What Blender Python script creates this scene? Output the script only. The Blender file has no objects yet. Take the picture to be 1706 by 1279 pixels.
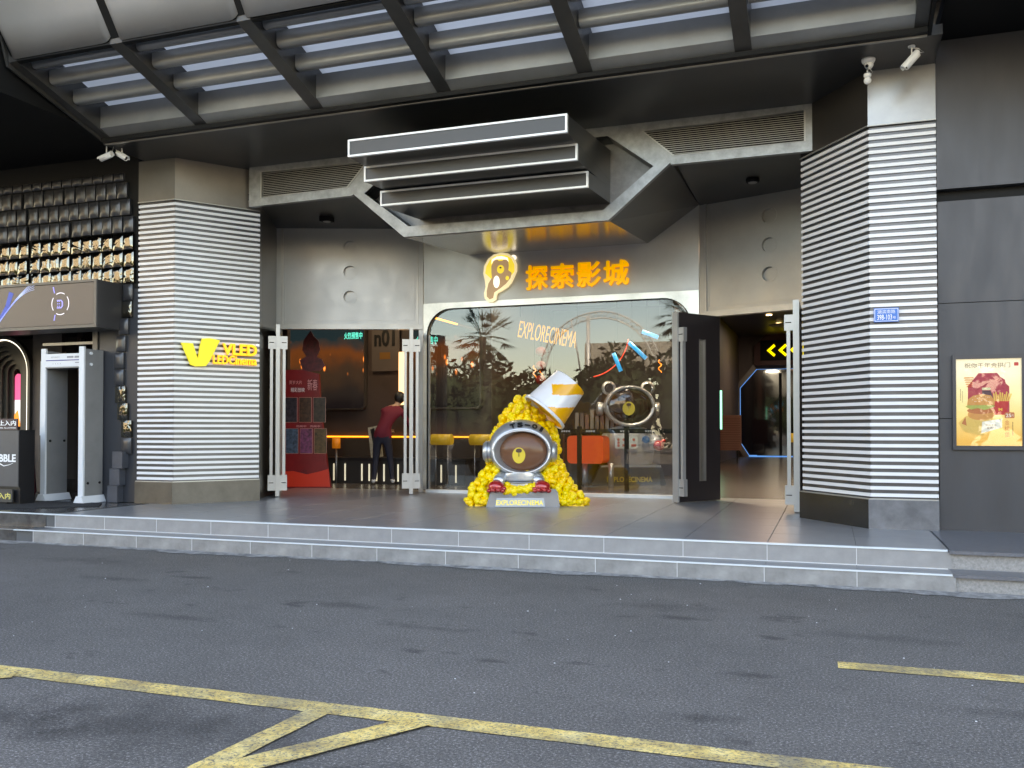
import bpy, math, random
from mathutils import Vector, Matrix
random.seed(7)
SC = bpy.context.scene
COL = SC.collection
PI = math.pi
RAD = math.radians

# ------------------------------------------------------------------ camera, sky, sun, exposure
cam = bpy.data.cameras.new('camera')
cam.sensor_width = 36.0
cam.lens = 1500.0 / 1706.0 * 36.0
cam.shift_y = 49.3 / 1706.0
cam.clip_start = 0.1
cam.clip_end = 2000
co = bpy.data.objects.new('camera', cam)
COL.objects.link(co)
co.location = (0, 0, 1.37)
co.rotation_euler = (RAD(91.0), 0, RAD(19.4))
SC.camera = co

SUN_EL, SUN_AZ = 42.0, 12.0          # sun behind the building, a little to the right
W = bpy.data.worlds.new('World')
SC.world = W
W.use_nodes = True
wn = W.node_tree
bg = wn.nodes['Background']
sky = wn.nodes.new('ShaderNodeTexSky')
sky.sky_type = 'NISHITA'
sky.sun_disc = False
sky.sun_elevation = RAD(SUN_EL)
sky.sun_rotation = RAD(SUN_AZ)
sky.air_density = 1.0
sky.dust_density = 0.8
sky.ozone_density = 1.0
wn.links.new(sky.outputs[0], bg.inputs[0])
bg.inputs[1].default_value = 0.15
sun = bpy.data.lights.new('sun', 'SUN')
sun.energy = 3.0
sun.angle = RAD(0.5)
sun.color = (1.0, 0.93, 0.82)
so = bpy.data.objects.new('sun', sun)
COL.objects.link(so)
sd = Vector((math.sin(RAD(SUN_AZ)) * math.cos(RAD(SUN_EL)), math.cos(RAD(SUN_AZ)) * math.cos(RAD(SUN_EL)), math.sin(RAD(SUN_EL))))
so.rotation_euler = sd.to_track_quat('Z', 'Y').to_euler()
SC.view_settings.view_transform = 'Standard'
SC.view_settings.look = 'None'
SC.view_settings.gamma = 1
SC.view_settings.exposure = 3.05
try:
    SC.view_settings.use_white_balance = True
    SC.view_settings.white_balance_temperature = 8900
    SC.view_settings.white_balance_tint = 14
except Exception:
    pass

# ------------------------------------------------------------------ materials
MATS = {}
EMK = 0.2            # brightness of lamps, screens and other glowing parts against the daylight exposure

def M(name, col, rough=0.5, metal=0.0, var=None, bump=None, emis=None, spec=0.5, coat=0.0, rvar=None, stretch=None):
    """var=(scale, darker factor, lighter factor); bump=(scale,strength); emis=(colour,strength)"""
    if name in MATS:
        return MATS[name]
    m = bpy.data.materials.new(name)
    m.use_nodes = True
    nt = m.node_tree
    p = nt.nodes['Principled BSDF']
    p.inputs['Base Color'].default_value = (*col, 1)
    p.inputs['Roughness'].default_value = rough
    p.inputs['Metallic'].default_value = metal
    p.inputs['Specular IOR Level'].default_value = spec
    p.inputs['Coat Weight'].default_value = coat
    if var or bump or rvar:
        tc = nt.nodes.new('ShaderNodeTexCoord')
        mp = nt.nodes.new('ShaderNodeMapping')
        nt.links.new(tc.outputs['Object'], mp.inputs[0])
        if stretch:
            mp.inputs['Scale'].default_value = stretch
    if var:
        n = nt.nodes.new('ShaderNodeTexNoise')
        n.inputs['Scale'].default_value = var[0]
        n.inputs['Detail'].default_value = 6
        n.inputs['Roughness'].default_value = 0.65
        nt.links.new(mp.outputs[0], n.inputs[0])
        r = nt.nodes.new('ShaderNodeValToRGB')
        r.color_ramp.elements[0].position = 0.3
        r.color_ramp.elements[1].position = 0.7
        r.color_ramp.elements[0].color = tuple(c * var[1] for c in col) + (1,)
        r.color_ramp.elements[1].color = tuple(min(1, c * var[2]) for c in col) + (1,)
        nt.links.new(n.outputs[0], r.inputs[0])
        nt.links.new(r.outputs[0], p.inputs['Base Color'])
    if rvar:
        n2 = nt.nodes.new('ShaderNodeTexNoise')
        n2.inputs['Scale'].default_value = rvar[0]
        n2.inputs['Detail'].default_value = 5
        nt.links.new(mp.outputs[0], n2.inputs[0])
        mr = nt.nodes.new('ShaderNodeMapRange')
        mr.inputs['From Min'].default_value = 0.3
        mr.inputs['From Max'].default_value = 0.7
        mr.inputs['To Min'].default_value = max(0.02, rough - rvar[1])
        mr.inputs['To Max'].default_value = rough + rvar[1]
        nt.links.new(n2.outputs[0], mr.inputs[0])
        nt.links.new(mr.outputs[0], p.inputs['Roughness'])
    if bump:
        n3 = nt.nodes.new('ShaderNodeTexNoise')
        n3.inputs['Scale'].default_value = bump[0]
        n3.inputs['Detail'].default_value = bump[2] if len(bump) > 2 else 4
        nt.links.new(mp.outputs[0], n3.inputs[0])
        b = nt.nodes.new('ShaderNodeBump')
        b.inputs['Strength'].default_value = bump[1]
        b.inputs['Distance'].default_value = bump[3] if len(bump) > 3 else 0.02
        nt.links.new(n3.outputs[0], b.inputs['Height'])
        nt.links.new(b.outputs[0], p.inputs['Normal'])
    if emis:
        p.inputs['Emission Color'].default_value = (*emis[0], 1)
        p.inputs['Emission Strength'].default_value = emis[1] * EMK
    MATS[name] = m
    return m

def nodes_of(m):
    return m.node_tree.nodes, m.node_tree.links, m.node_tree.nodes['Principled BSDF']

panel_grey = M('panel grey', (0.40, 0.40, 0.39), 0.38, 0.35, var=(1.3, 0.9, 1.08), rvar=(3, 0.06), stretch=(1, 1, 1))
panel_warm = M('panel warm grey', (0.38, 0.365, 0.335), 0.38, 0.35, var=(1.3, 0.9, 1.08), rvar=(3, 0.06))
trim_grey = M('trim grey', (0.42, 0.41, 0.385), 0.4, 0.6, var=(2.0, 0.85, 1.1))
galv = M('mottled zinc', (0.29, 0.295, 0.29), 0.4, 0.55, var=(8, 0.72, 1.2))
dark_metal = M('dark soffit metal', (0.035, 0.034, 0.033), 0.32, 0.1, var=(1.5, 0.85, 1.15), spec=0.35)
gloss_soffit = M('glossy brushed soffit', (0.19, 0.185, 0.18), 0.17, 0.9, rvar=(14, 0.04), bump=(3, 0.05), stretch=(1, 8, 1))
black_matte = M('black matte', (0.007, 0.007, 0.007), 0.6, 0.0, spec=0.2)
rib_mat = M('canopy rib metal', (0.06, 0.058, 0.055), 0.4, 0.3, var=(2, 0.8, 1.2))
slat_mat = M('canopy slat metal', (0.28, 0.285, 0.28), 0.38, 0.4, var=(1.2, 0.85, 1.15))
fascia_mat = M('canopy fascia metal', (0.50, 0.49, 0.475), 0.4, 0.5, var=(0.7, 0.9, 1.06), rvar=(2, 0.06))
white_slat = M('white louvre', (0.72, 0.72, 0.73), 0.32, 0.0, var=(1.5, 0.93, 1.04), coat=0.2, stretch=(1, 1, 6))
louvre_back = M('louvre backing', (0.10, 0.10, 0.104), 0.32, 0.6, var=(2, 0.8, 1.2))
plinth_dark = M('plinth dark metal', (0.05, 0.048, 0.046), 0.22, 0.6, var=(3, 0.8, 1.4))
plinth_steel = M('plinth blue steel', (0.16, 0.17, 0.19), 0.33, 0.6, var=(5, 0.75, 1.3))
wall_slate = M('slate wall panel', (0.058, 0.058, 0.063), 0.42, 0.3, var=(0.8, 0.85, 1.15), rvar=(3, 0.07), stretch=(2, 2, 0.5))
white_trim = M('white trim', (0.80, 0.80, 0.78), 0.35, 0.1, var=(8, 0.92, 1.03))
sign_face = M('sign face grey', (0.055, 0.054, 0.053), 0.4, 0.2)
steel_light = M('light satin steel', (0.44, 0.435, 0.42), 0.33, 0.4, var=(4, 0.93, 1.05))
steel_frame = M('door frame steel', (0.40, 0.385, 0.36), 0.3, 0.7, var=(4, 0.9, 1.06))
door_brown = M('door leaf dark', (0.034, 0.028, 0.030), 0.28, 0.2)
sill_white = M('window band', (0.62, 0.61, 0.57), 0.3, 0.5, var=(2.5, 0.75, 1.15))
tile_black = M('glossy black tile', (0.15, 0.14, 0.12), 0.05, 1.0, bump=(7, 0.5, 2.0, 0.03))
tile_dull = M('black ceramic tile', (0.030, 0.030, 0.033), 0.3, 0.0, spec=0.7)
cctv_white = M('camera white', (0.78, 0.78, 0.76), 0.4)
dark_glass = M('lens dark glass', (0.01, 0.01, 0.012), 0.08)
yellow_sign = M('yellow sign face', (0.95, 0.80, 0.02), 0.4, emis=((1.0, 0.80, 0.0), 0.12))
orange_char = M('orange sign letter', (0.95, 0.56, 0.02), 0.4, emis=((1.0, 0.52, 0.0), 0.30))
orange_edge = M('orange letter side', (0.80, 0.36, 0.01), 0.4, emis=((1.0, 0.36, 0.0), 0.5))
emb_cream = M('emblem cream rim', (0.90, 0.86, 0.62), 0.4, emis=((1.0, 0.93, 0.62), 0.35))
emb_yellow = M('emblem yellow', (0.90, 0.78, 0.08), 0.4, emis=((1.0, 0.85, 0.1), 0.4))
emb_brown = M('emblem brown', (0.32, 0.25, 0.17), 0.5, emis=((0.6, 0.42, 0.25), 0.30))
emb_white = M('emblem white', (0.9, 0.9, 0.9), 0.4, emis=((1, 1, 0.95), 0.7))
plate_blue = M('plate blue', (0.015, 0.16, 0.55), 0.35)
plate_white = M('plate white', (0.82, 0.82, 0.82), 0.4)
popcorn_m = M('popcorn yellow', (1.0, 0.70, 0.008), 0.5, var=(9, 0.86, 1.06), coat=0.2)
popcorn_o = M('popcorn amber', (1.0, 0.60, 0.006), 0.5, var=(9, 0.9, 1.1), coat=0.2)
silver = M('silver paint', (0.52, 0.53, 0.54), 0.3, 0.7, var=(4, 0.88, 1.06))
silver_d = M('silver paint dark', (0.26, 0.27, 0.29), 0.35, 0.7, var=(3, 0.85, 1.1))
visor_m = M('brown visor', (0.17, 0.075, 0.04), 0.2, 0.0, coat=0.12, spec=0.25)
muzzle_m = M('yellow patch', (0.78, 0.56, 0.05), 0.35, coat=0.6)
nose_m = M('dark brown patch', (0.07, 0.035, 0.02), 0.3)
red_glove = M('glossy red glove', (0.46, 0.02, 0.02), 0.12, 0.2, coat=1.0)
bucket_white = M('bucket white', (0.80, 0.80, 0.83), 0.3, coat=0.4)
bucket_org = M('bucket orange', (0.90, 0.42, 0.01), 0.3, coat=0.4)
gold_text = M('gold lettering', (0.75, 0.55, 0.10), 0.35, 0.6)
black_text = M('black lettering', (0.01, 0.01, 0.01), 0.4)
red_dark = M('dark red lettering', (0.35, 0.02, 0.02), 0.5)
leaf_m = M('foliage', (0.04, 0.055, 0.028), 0.7, var=(1.5, 0.6, 1.4), spec=0.2)
bark_m = M('bark', (0.14, 0.10, 0.07), 0.8, var=(4, 0.7, 1.2))
concrete_m = M('concrete', (0.42, 0.39, 0.34), 0.8, var=(1.5, 0.85, 1.1))
int_wall = M('interior brown wall', (0.060, 0.042, 0.036), 0.45, var=(2, 0.85, 1.2))
int_salmon = M('interior salmon wall', (0.17, 0.12, 0.10), 0.55, var=(1, 0.9, 1.1))
int_floor = M('interior floor', (0.09, 0.08, 0.075), 0.25)
int_ceil = M('interior ceiling', (0.06, 0.045, 0.04), 0.4)
maroon = M('maroon shirt', (0.13, 0.003, 0.018), 0.8)
navy = M('dark navy trousers', (0.012, 0.014, 0.03), 0.8)
skin_m = M('skin', (0.42, 0.25, 0.17), 0.5)
hair_m = M('black hair', (0.01, 0.009, 0.009), 0.5)
shoe_m = M('white shoe', (0.6, 0.6, 0.6), 0.5)
led_orange = M('orange light strip', (1, 0.5, 0.1), 0.5, emis=((1.0, 0.34, 0.03), 1.5))
led_warm = M('warm light strip', (1, 0.8, 0.6), 0.5, emis=((1.0, 0.62, 0.32), 1.2))
led_white = M('white light strip', (1, 1, 1), 0.5, emis=((0.95, 1.0, 0.95), 1.6))
led_blue = M('blue light strip', (0.1, 0.3, 0.8), 0.5, emis=((0.08, 0.34, 1.0), 0.6))
neon_blue = M('blue neon tube', (0.0, 0.45, 0.9), 0.4, emis=((0.0, 0.40, 1.0), 0.45))
neon_red = M('red neon tube', (0.9, 0.1, 0.05), 0.4, emis=((1.0, 0.06, 0.03), 0.6))
amber_led = M('amber led', (1, 0.9, 0.1), 0.5, emis=((0.95, 0.85, 0.02), 0.9))
cyan_text = M('cyan screen text', (0, 0.6, 0.6), 0.5, emis=((0.05, 0.8, 0.75), 0.8))
amber_roll = M('amber roll', (0.55, 0.38, 0.05), 0.35, emis=((0.9, 0.55, 0.02), 0.10))  # rolls given a faint emitted glow, they are not lamps
sofa_red = M('orange red sofa', (0.72, 0.07, 0.012), 0.45, emis=((0.9, 0.09, 0.01), 0.16))  # seat brightened by a faint emitted glow, no lamp in it

# translucent canopy roof sheet
poly = bpy.data.materials.new('polycarbonate sheet')
poly.use_nodes = True
nt = poly.node_tree
nt.nodes.clear()
o_ = nt.nodes.new('ShaderNodeOutputMaterial')
t_ = nt.nodes.new('ShaderNodeBsdfTranslucent')
t_.inputs[0].default_value = (0.95, 0.89, 0.82, 1)
d_ = nt.nodes.new('ShaderNodeBsdfDiffuse')
d_.inputs[0].default_value = (0.6, 0.6, 0.62, 1)
mx = nt.nodes.new('ShaderNodeMixShader')
mx.inputs[0].default_value = 0.25
nt.links.new(t_.outputs[0], mx.inputs[1])
nt.links.new(d_.outputs[0], mx.inputs[2])
nt.links.new(mx.outputs[0], o_.inputs[0])

def pane_material(name, refl, tint):
    m = bpy.data.materials.new(name)
    m.use_nodes = True
    nt = m.node_tree
    nt.nodes.clear()
    o = nt.nodes.new('ShaderNodeOutputMaterial')
    tr = nt.nodes.new('ShaderNodeBsdfTransparent')
    tr.inputs[0].default_value = (*tint, 1)
    gl = nt.nodes.new('ShaderNodeBsdfGlossy')
    gl.inputs['Roughness'].default_value = 0.0
    gl.inputs['Color'].default_value = (0.95, 0.98, 0.97, 1)
    fr = nt.nodes.new('ShaderNodeFresnel')
    fr.inputs[0].default_value = 1.5
    ad = nt.nodes.new('ShaderNodeMath')
    ad.operation = 'MULTIPLY_ADD'
    ad.inputs[1].default_value = 1.0
    ad.inputs[2].default_value = refl
    ad.use_clamp = True
    mx = nt.nodes.new('ShaderNodeMixShader')
    nt.links.new(fr.outputs[0], ad.inputs[0])
    nt.links.new(ad.outputs[0], mx.inputs[0])
    nt.links.new(tr.outputs[0], mx.inputs[1])
    nt.links.new(gl.outputs[0], mx.inputs[2])
    nt.links.new(mx.outputs[0], o.inputs[0])
    tc = nt.nodes.new('ShaderNodeTexCoord')
    nz = nt.nodes.new('ShaderNodeTexNoise')
    nz.inputs['Scale'].default_value = 0.9
    nz.inputs['Detail'].default_value = 1
    bp = nt.nodes.new('ShaderNodeBump')
    bp.inputs['Strength'].default_value = 0.018
    bp.inputs['Distance'].default_value = 0.05
    nt.links.new(tc.outputs['Object'], nz.inputs[0])
    nt.links.new(nz.outputs[0], bp.inputs['Height'])
    nt.links.new(bp.outputs[0], gl.inputs['Normal'])
    return m
shop_glass = pane_material('coated shop glass', 0.022, (0.80, 0.80, 0.80))
thin_glass = pane_material('thin clear glass', 0.0, (0.93, 0.95, 0.96))

# asphalt
asphalt = M('asphalt', (0.1, 0.1, 0.105), 0.8)
n, l, p = nodes_of(asphalt)
tc = n.new('ShaderNodeTexCoord')
def noise(scale, detail=4, rough=0.6, src=None, vec=None):
    x = n.new('ShaderNodeTexNoise')
    x.inputs['Scale'].default_value = scale
    x.inputs['Detail'].default_value = detail
    x.inputs['Roughness'].default_value = rough
    l.new(vec or tc.outputs['Object'], x.inputs[0])
    return x
def ramp(inp, stops):
    r = n.new('ShaderNodeValToRGB')
    while len(r.color_ramp.elements) < len(stops):
        r.color_ramp.elements.new(0.5)
    for e, (pos, c) in zip(r.color_ramp.elements, stops):
        e.position = pos
        e.color = (*c, 1) if len(c) == 3 else c
    l.new(inp, r.inputs[0])
    return r
def mixc(a, b, fac=None, mode='MULTIPLY', f=1.0):
    x = n.new('ShaderNodeMix')
    x.data_type = 'RGBA'
    x.blend_type = mode
    x.inputs[0].default_value = f
    if fac:
        l.new(fac, x.inputs[0])
    l.new(a, x.inputs[6])
    l.new(b, x.inputs[7])
    return x.outputs[2]
def asphalt_nodes():
    base = ramp(noise(70, 5, 0.9).outputs[0], [(0.36, (0.034, 0.031, 0.028)), (0.47, (0.096, 0.087, 0.078)), (0.56, (0.143, 0.131, 0.119)), (0.63, (0.46, 0.43, 0.40))])
    big = ramp(noise(0.55, 4, 0.6).outputs[0], [(0.3, (0.82, 0.82, 0.82)), (0.7, (1.15, 1.14, 1.14))])
    mid = ramp(noise(5, 5, 0.7).outputs[0], [(0.3, (0.9, 0.9, 0.9)), (0.7, (1.08, 1.08, 1.08))])
    c = mixc(base.outputs[0], big.outputs[0])
    c = mixc(c, mid.outputs[0])
    mp = n.new('ShaderNodeMapping')
    mp.inputs['Scale'].default_value = (1.3, 1.9, 1)
    l.new(tc.outputs['Object'], mp.inputs[0])
    st = ramp(noise(1.5, 6, 0.62, vec=mp.outputs[0]).outputs[0], [(0.28, (0.42, 0.42, 0.43)), (0.345, (0.72, 0.72, 0.72)), (0.38, (1, 1, 1))])
    c = mixc(c, st.outputs[0])
    # a large old oil stain between the bay lines
    nz = noise(3.2, 5, 0.7)
    for (x, y, rx, ry, dark) in ((-3.0, 3.40, 1.1, .42, .5), (-3.7, 3.2, .5, .25, .6), (-1.25, 7.0, .55, .22, .62), (-1.0, 6.6, .22, .09, .45), (-3.6, 6.2, .6, .12, .6), (-6.2, 6.6, .5, .10, .62),
                                 (-5.6, 6.9, .3, .07, .5), (-2.6, 5.7, .4, .09, .62), (-4.6, 5.4, .5, .1, .6), (-.4, 5.2, .18, .07, .5), (-1.9, 5.0, .14, .05, .45), (-2.2, 5.1, .1, .04, .5),
                                 (.9, 4.9, .4, .12, .65), (-.55, 4.35, .2, .1, .5), (-4.6, 2.95, .12, .07, .45), (-4.25, 3.05, .1, .06, .45), (.3, 6.4, .7, .14, .7), (-7.3, 7.4, .8, .2, .68), (-.2, 3.3, .5, .2, .7)):
        mp2 = n.new('ShaderNodeMapping')
        mp2.inputs['Location'].default_value = (-x / rx, -y / ry, 0)
        mp2.inputs['Scale'].default_value = (1 / rx, 1 / ry, 0)
        l.new(tc.outputs['Object'], mp2.inputs[0])
        ln = n.new('ShaderNodeVectorMath'); ln.operation = 'LENGTH'
        l.new(mp2.outputs[0], ln.inputs[0])
        aa = n.new('ShaderNodeMath'); aa.operation = 'MULTIPLY_ADD'; aa.inputs[1].default_value = 2.6
        l.new(nz.outputs[0], aa.inputs[0]); l.new(ln.outputs['Value'], aa.inputs[2])
        rp = ramp(aa.outputs[0], [(0.0, (dark,) * 3), (1.0, (1, 1, 1))])
        mr_ = n.new('ShaderNodeMapRange'); mr_.inputs['From Min'].default_value = 1.45; mr_.inputs['From Max'].default_value = 2.3
        l.new(aa.outputs[0], mr_.inputs[0]); l.new(mr_.outputs[0], rp.inputs[0])
        c = mixc(c, rp.outputs[0])
    return c
c = asphalt_nodes()
l.new(c, p.inputs['Base Color'])
bn = n.new('ShaderNodeBump')
bn.inputs['Strength'].default_value = 0.55
bn.inputs['Distance'].default_value = 0.008
l.new(noise(110, 4, 0.7).outputs[0], bn.inputs['Height'])
l.new(bn.outputs[0], p.inputs['Normal'])

# worn yellow road paint over asphalt
paint = M('worn yellow road paint', (0.6, 0.5, 0.15), 0.7)
n, l, p = nodes_of(paint)
tc = n.new('ShaderNodeTexCoord')
asp = ramp(noise(150, 3, 0.75).outputs[0], [(0.33, (0.05, 0.05, 0.05)), (0.7, (0.13, 0.13, 0.13))])
yel = ramp(noise(7, 6, 0.7).outputs[0], [(0.3, (0.50, 0.31, 0.08)), (0.5, (0.78, 0.55, 0.17)), (0.7, (0.86, 0.67, 0.30))])
mp = n.new('ShaderNodeMapping')
mp.inputs['Scale'].default_value = (1, 1, 1)
l.new(tc.outputs['Object'], mp.inputs[0])
wear = ramp(noise(60, 6, 0.85).outputs[0], [(0.41, (0, 0, 0)), (0.50, (1, 1, 1))])
wear2 = ramp(noise(2.2, 5, 0.7).outputs[0], [(0.34, (0.30, 0.30, 0.30)), (0.56, (1, 1, 1))])
l.new(mixc(asp.outputs[0], yel.outputs[0], fac=mixc(wear.outputs[0], wear2.outputs[0]), mode='MIX'), p.inputs['Base Color'])
bn = n.new('ShaderNodeBump')
bn.inputs['Strength'].default_value = 0.4
bn.inputs['Distance'].default_value = 0.006
l.new(noise(110, 4, 0.7).outputs[0], bn.inputs['Height'])
l.new(bn.outputs[0], p.inputs['Normal'])

gutter_m = M('gutter mortar', (0.27, 0.26, 0.25), 0.9, var=(9, 0.35, 1.4), bump=(40, 0.6))
floor_tile = M('landing porcelain tile', (0.215, 0.212, 0.214), 0.30, 0.0, var=(2.5, 0.88, 1.12), spec=0.6)
riser_tile = M('riser porcelain tile', (0.29, 0.28, 0.272), 0.4, 0.0, var=(6, 0.85, 1.08), rvar=(8, 0.08))
riser_dirty = M('lower riser tile', (0.29, 0.28, 0.268), 0.5, 0.0, var=(4, 0.58, 1.15), rvar=(8, 0.08))
granite_m = M('granite step', (0.29, 0.275, 0.26), 0.6, var=(45, 0.7, 1.25))
marble_dark = M('dark marble', (0.05, 0.047, 0.045), 0.25, var=(5, 0.6, 2.2))
grout = M('pale grout', (0.66, 0.65, 0.64), 0.7)
nosing_m = M('pale nosing', (0.68, 0.72, 0.73), 0.3)
base_slab = M('slab core', (0.10, 0.10, 0.10), 0.8)

n, l, p = nodes_of(tile_black)
for nd in list(n):
    if nd.type in ('TEX_COORD', 'MAPPING'): n.remove(nd)
ge_ = n.new('ShaderNodeNewGeometry')
for nd in n:
    if nd.type == 'TEX_NOISE':
        l.new(ge_.outputs['Position'], nd.inputs[0])
        nd.inputs['Scale'].default_value = 2.6
        nd.inputs['Distortion'].default_value = 2.6
    if nd.type == 'BUMP':
        nd.inputs['Strength'].default_value = 0.30
        nd.inputs['Distance'].default_value = 0.05

# ------------------------------------------------------------------ mesh helpers
class MB:
    def __init__(self):
        self.v = []
        self.f = []
        self.m = []
        self.s = []
    def add(self, vs, fs, mi=0, smooth=False):
        b = len(self.v)
        self.v += [tuple(x) for x in vs]
        for f in fs:
            self.f.append([b + i for i in f])
            self.m.append(mi)
            self.s.append(smooth)
        return self
    def box(self, x0, x1, y0, y1, z0, z1, mi=0):
        vs = [(x0, y0, z0), (x1, y0, z0), (x1, y1, z0), (x0, y1, z0), (x0, y0, z1), (x1, y0, z1), (x1, y1, z1), (x0, y1, z1)]
        return self.add(vs, [(0, 3, 2, 1), (4, 5, 6, 7), (0, 1, 5, 4), (1, 2, 6, 5), (2, 3, 7, 6), (3, 0, 4, 7)], mi)
    def prism(self, pts, a, b, axis='y', mi=0, smooth=False):
        """polygon extruded along an axis; pts are the two other coordinates in order"""
        k = len(pts)
        def mk(p, t):
            if axis == 'y': return (p[0], t, p[1])
            if axis == 'z': return (p[0], p[1], t)
            return (t, p[0], p[1])
        vs = [mk(p, a) for p in pts] + [mk(p, b) for p in pts]
        self.add(vs, [tuple(range(k)), tuple(range(2 * k - 1, k - 1, -1))], mi)
        self.add(vs, [(i, i + k, (i + 1) % k + k, (i + 1) % k) for i in range(k)], mi, smooth)
        return self
    def tube(self, pts, r, seg=8, mi=0, smooth=True):
        pts = [Vector(q) for q in pts]
        rs = r if isinstance(r, (list, tuple)) else [r] * len(pts)
        vs = []
        for i, q in enumerate(pts):
            t = (pts[min(i + 1, len(pts) - 1)] - pts[max(i - 1, 0)]).normalized()
            a = t.orthogonal().normalized() if abs(t.z) > .99 else t.cross(Vector((0, 0, 1))).normalized()
            b = t.cross(a)
            for k in range(seg):
                th = 2 * PI * k / seg
                vs.append(q + a * math.cos(th) * rs[i] + b * math.sin(th) * rs[i])
        fs = [(i * seg + k, i * seg + (k + 1) % seg, (i + 1) * seg + (k + 1) % seg, (i + 1) * seg + k) for i in range(len(pts) - 1) for k in range(seg)]
        self.add(vs, fs, mi, smooth)
        n0 = len(self.v) - len(vs)
        self.f.append([n0 + k for k in range(seg)][::-1]); self.m.append(mi); self.s.append(False)
        self.f.append([n0 + (len(pts) - 1) * seg + k for k in range(seg)]); self.m.append(mi); self.s.append(False)
        return self
    def lathe(self, prof, seg=24, mi=0, mat=None, cap=True, smooth=True):
        """prof [(r, z)...] around z; mat: Matrix applied"""
        vs = []
        for r, z in prof:
            for k in range(seg):
                th = 2 * PI * k / seg
                vs.append(Vector((r * math.cos(th), r * math.sin(th), z)))
        if mat: vs = [mat @ q for q in vs]
        fs = [(i * seg + k, i * seg + (k + 1) % seg, (i + 1) * seg + (k + 1) % seg, (i + 1) * seg + k) for i in range(len(prof) - 1) for k in range(seg)]
        self.add(vs, fs, mi, smooth)
        if cap:
            n0 = len(self.v) - len(vs)
            self.f.append([n0 + k for k in range(seg)][::-1]); self.m.append(mi); self.s.append(False)
            self.f.append([n0 + (len(prof) - 1) * seg + k for k in range(seg)]); self.m.append(mi); self.s.append(False)
        return self
    def ell(self, c, r, seg=16, rings=10, mi=0):
        cx, cy, cz = c
        rx, ry, rz = r if isinstance(r, (tuple, list)) else (r, r, r)
        vs = [(cx, cy, cz - rz)]
        for i in range(1, rings):
            ph = -PI / 2 + PI * i / rings
            for k in range(seg):
                th = 2 * PI * k / seg
                vs.append((cx + rx * math.cos(ph) * math.cos(th), cy + ry * math.cos(ph) * math.sin(th), cz + rz * math.sin(ph)))
        vs.append((cx, cy, cz + rz))
        fs = [(0, 1 + (k + 1) % seg, 1 + k) for k in range(seg)]
        for i in range(rings - 2):
            a = 1 + i * seg
            fs += [(a + k, a + (k + 1) % seg, a + seg + (k + 1) % seg, a + seg + k) for k in range(seg)]
        a = 1 + (rings - 2) * seg
        fs += [(a + k, a + (k + 1) % seg, len(vs) - 1) for k in range(seg)]
        return self.add(vs, fs, mi, True)
    def flat(self, pts, y, mi=0, t=0.0015):
        return self.prism(pts, y - t, y, 'y', mi)
    def mesh(self, name, mats):
        me = bpy.data.meshes.new(name)
        me.from_pydata(self.v, [], self.f)
        for m in (mats if isinstance(mats, (list, tuple)) else [mats]):
            me.materials.append(m)
        me.polygons.foreach_set('material_index', self.m)
        me.polygons.foreach_set('use_smooth', self.s)
        import bmesh
        b = bmesh.new(); b.from_mesh(me)
        bmesh.ops.recalc_face_normals(b, faces=b.faces)
        b.to_mesh(me); b.free()
        me.update()
        return me
    def build(self, name, mats, parent=None, loc=None, rotz=0):
        return put(name, self.mesh(name, mats), parent, loc, rotz)

def put(name, me, parent=None, loc=None, rotz=0, rot=None):
    o = bpy.data.objects.new(name, me)
    COL.objects.link(o)
    if parent: o.parent = parent
    if loc: o.location = loc
    if rotz: o.rotation_euler = (0, 0, rotz)
    if rot: o.rotation_euler = rot
    return o

def tag(o, label=None, cat=None, group=None, kind=None):
    if label: o['label'] = label
    if cat: o['category'] = cat
    if group: o['group'] = group
    if kind: o['kind'] = kind
    return o

def thing(name, label, cat, loc=(0, 0, 0), rotz=0, group=None):
    o = bpy.data.objects.new(name, None)
    o.empty_display_size = 0.1
    COL.objects.link(o)
    o.location = loc
    o.rotation_euler = (0, 0, rotz)
    return tag(o, label, cat, group)

def structure(o):
    o['kind'] = 'structure'
    return o

def bx(name, mat, parent, x0, x1, y0, y1, z0, z1):
    return MB().box(x0, x1, y0, y1, z0, z1).build(name, mat, parent)

def rrect(x0, x1, z0, z1, r, seg=6):
    pts = []
    for cx, cz, a0 in ((x1 - r, z0 + r, -90), (x1 - r, z1 - r, 0), (x0 + r, z1 - r, 90), (x0 + r, z0 + r, 180)):
        for k in range(seg + 1):
            a = RAD(a0 + 90 * k / seg)
            pts.append((cx + r * math.cos(a), cz + r * math.sin(a)))
    return pts

def circle(cx, cz, r, seg=24, rz=None):
    rz = rz or r
    return [(cx + r * math.cos(2 * PI * k / seg), cz + rz * math.sin(2 * PI * k / seg)) for k in range(seg)]

def ring(mb, cx, cz, r0, r1, y, mi=0, a0=0, a1=360, seg=32, t=0.002, sx=1.0):
    """flat ring or arc with thickness t facing -y"""
    k = max(2, int(seg * abs(a1 - a0) / 360))
    for i in range(k):
        p = []
        for a, r in ((i, r0), (i, r1), (i + 1, r1), (i + 1, r0)):
            th = RAD(a0 + (a1 - a0) * a / k)
            p.append((cx + sx * r * math.cos(th), cz + r * math.sin(th)))
        mb.prism(p, y - t, y, 'y', mi)

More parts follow.
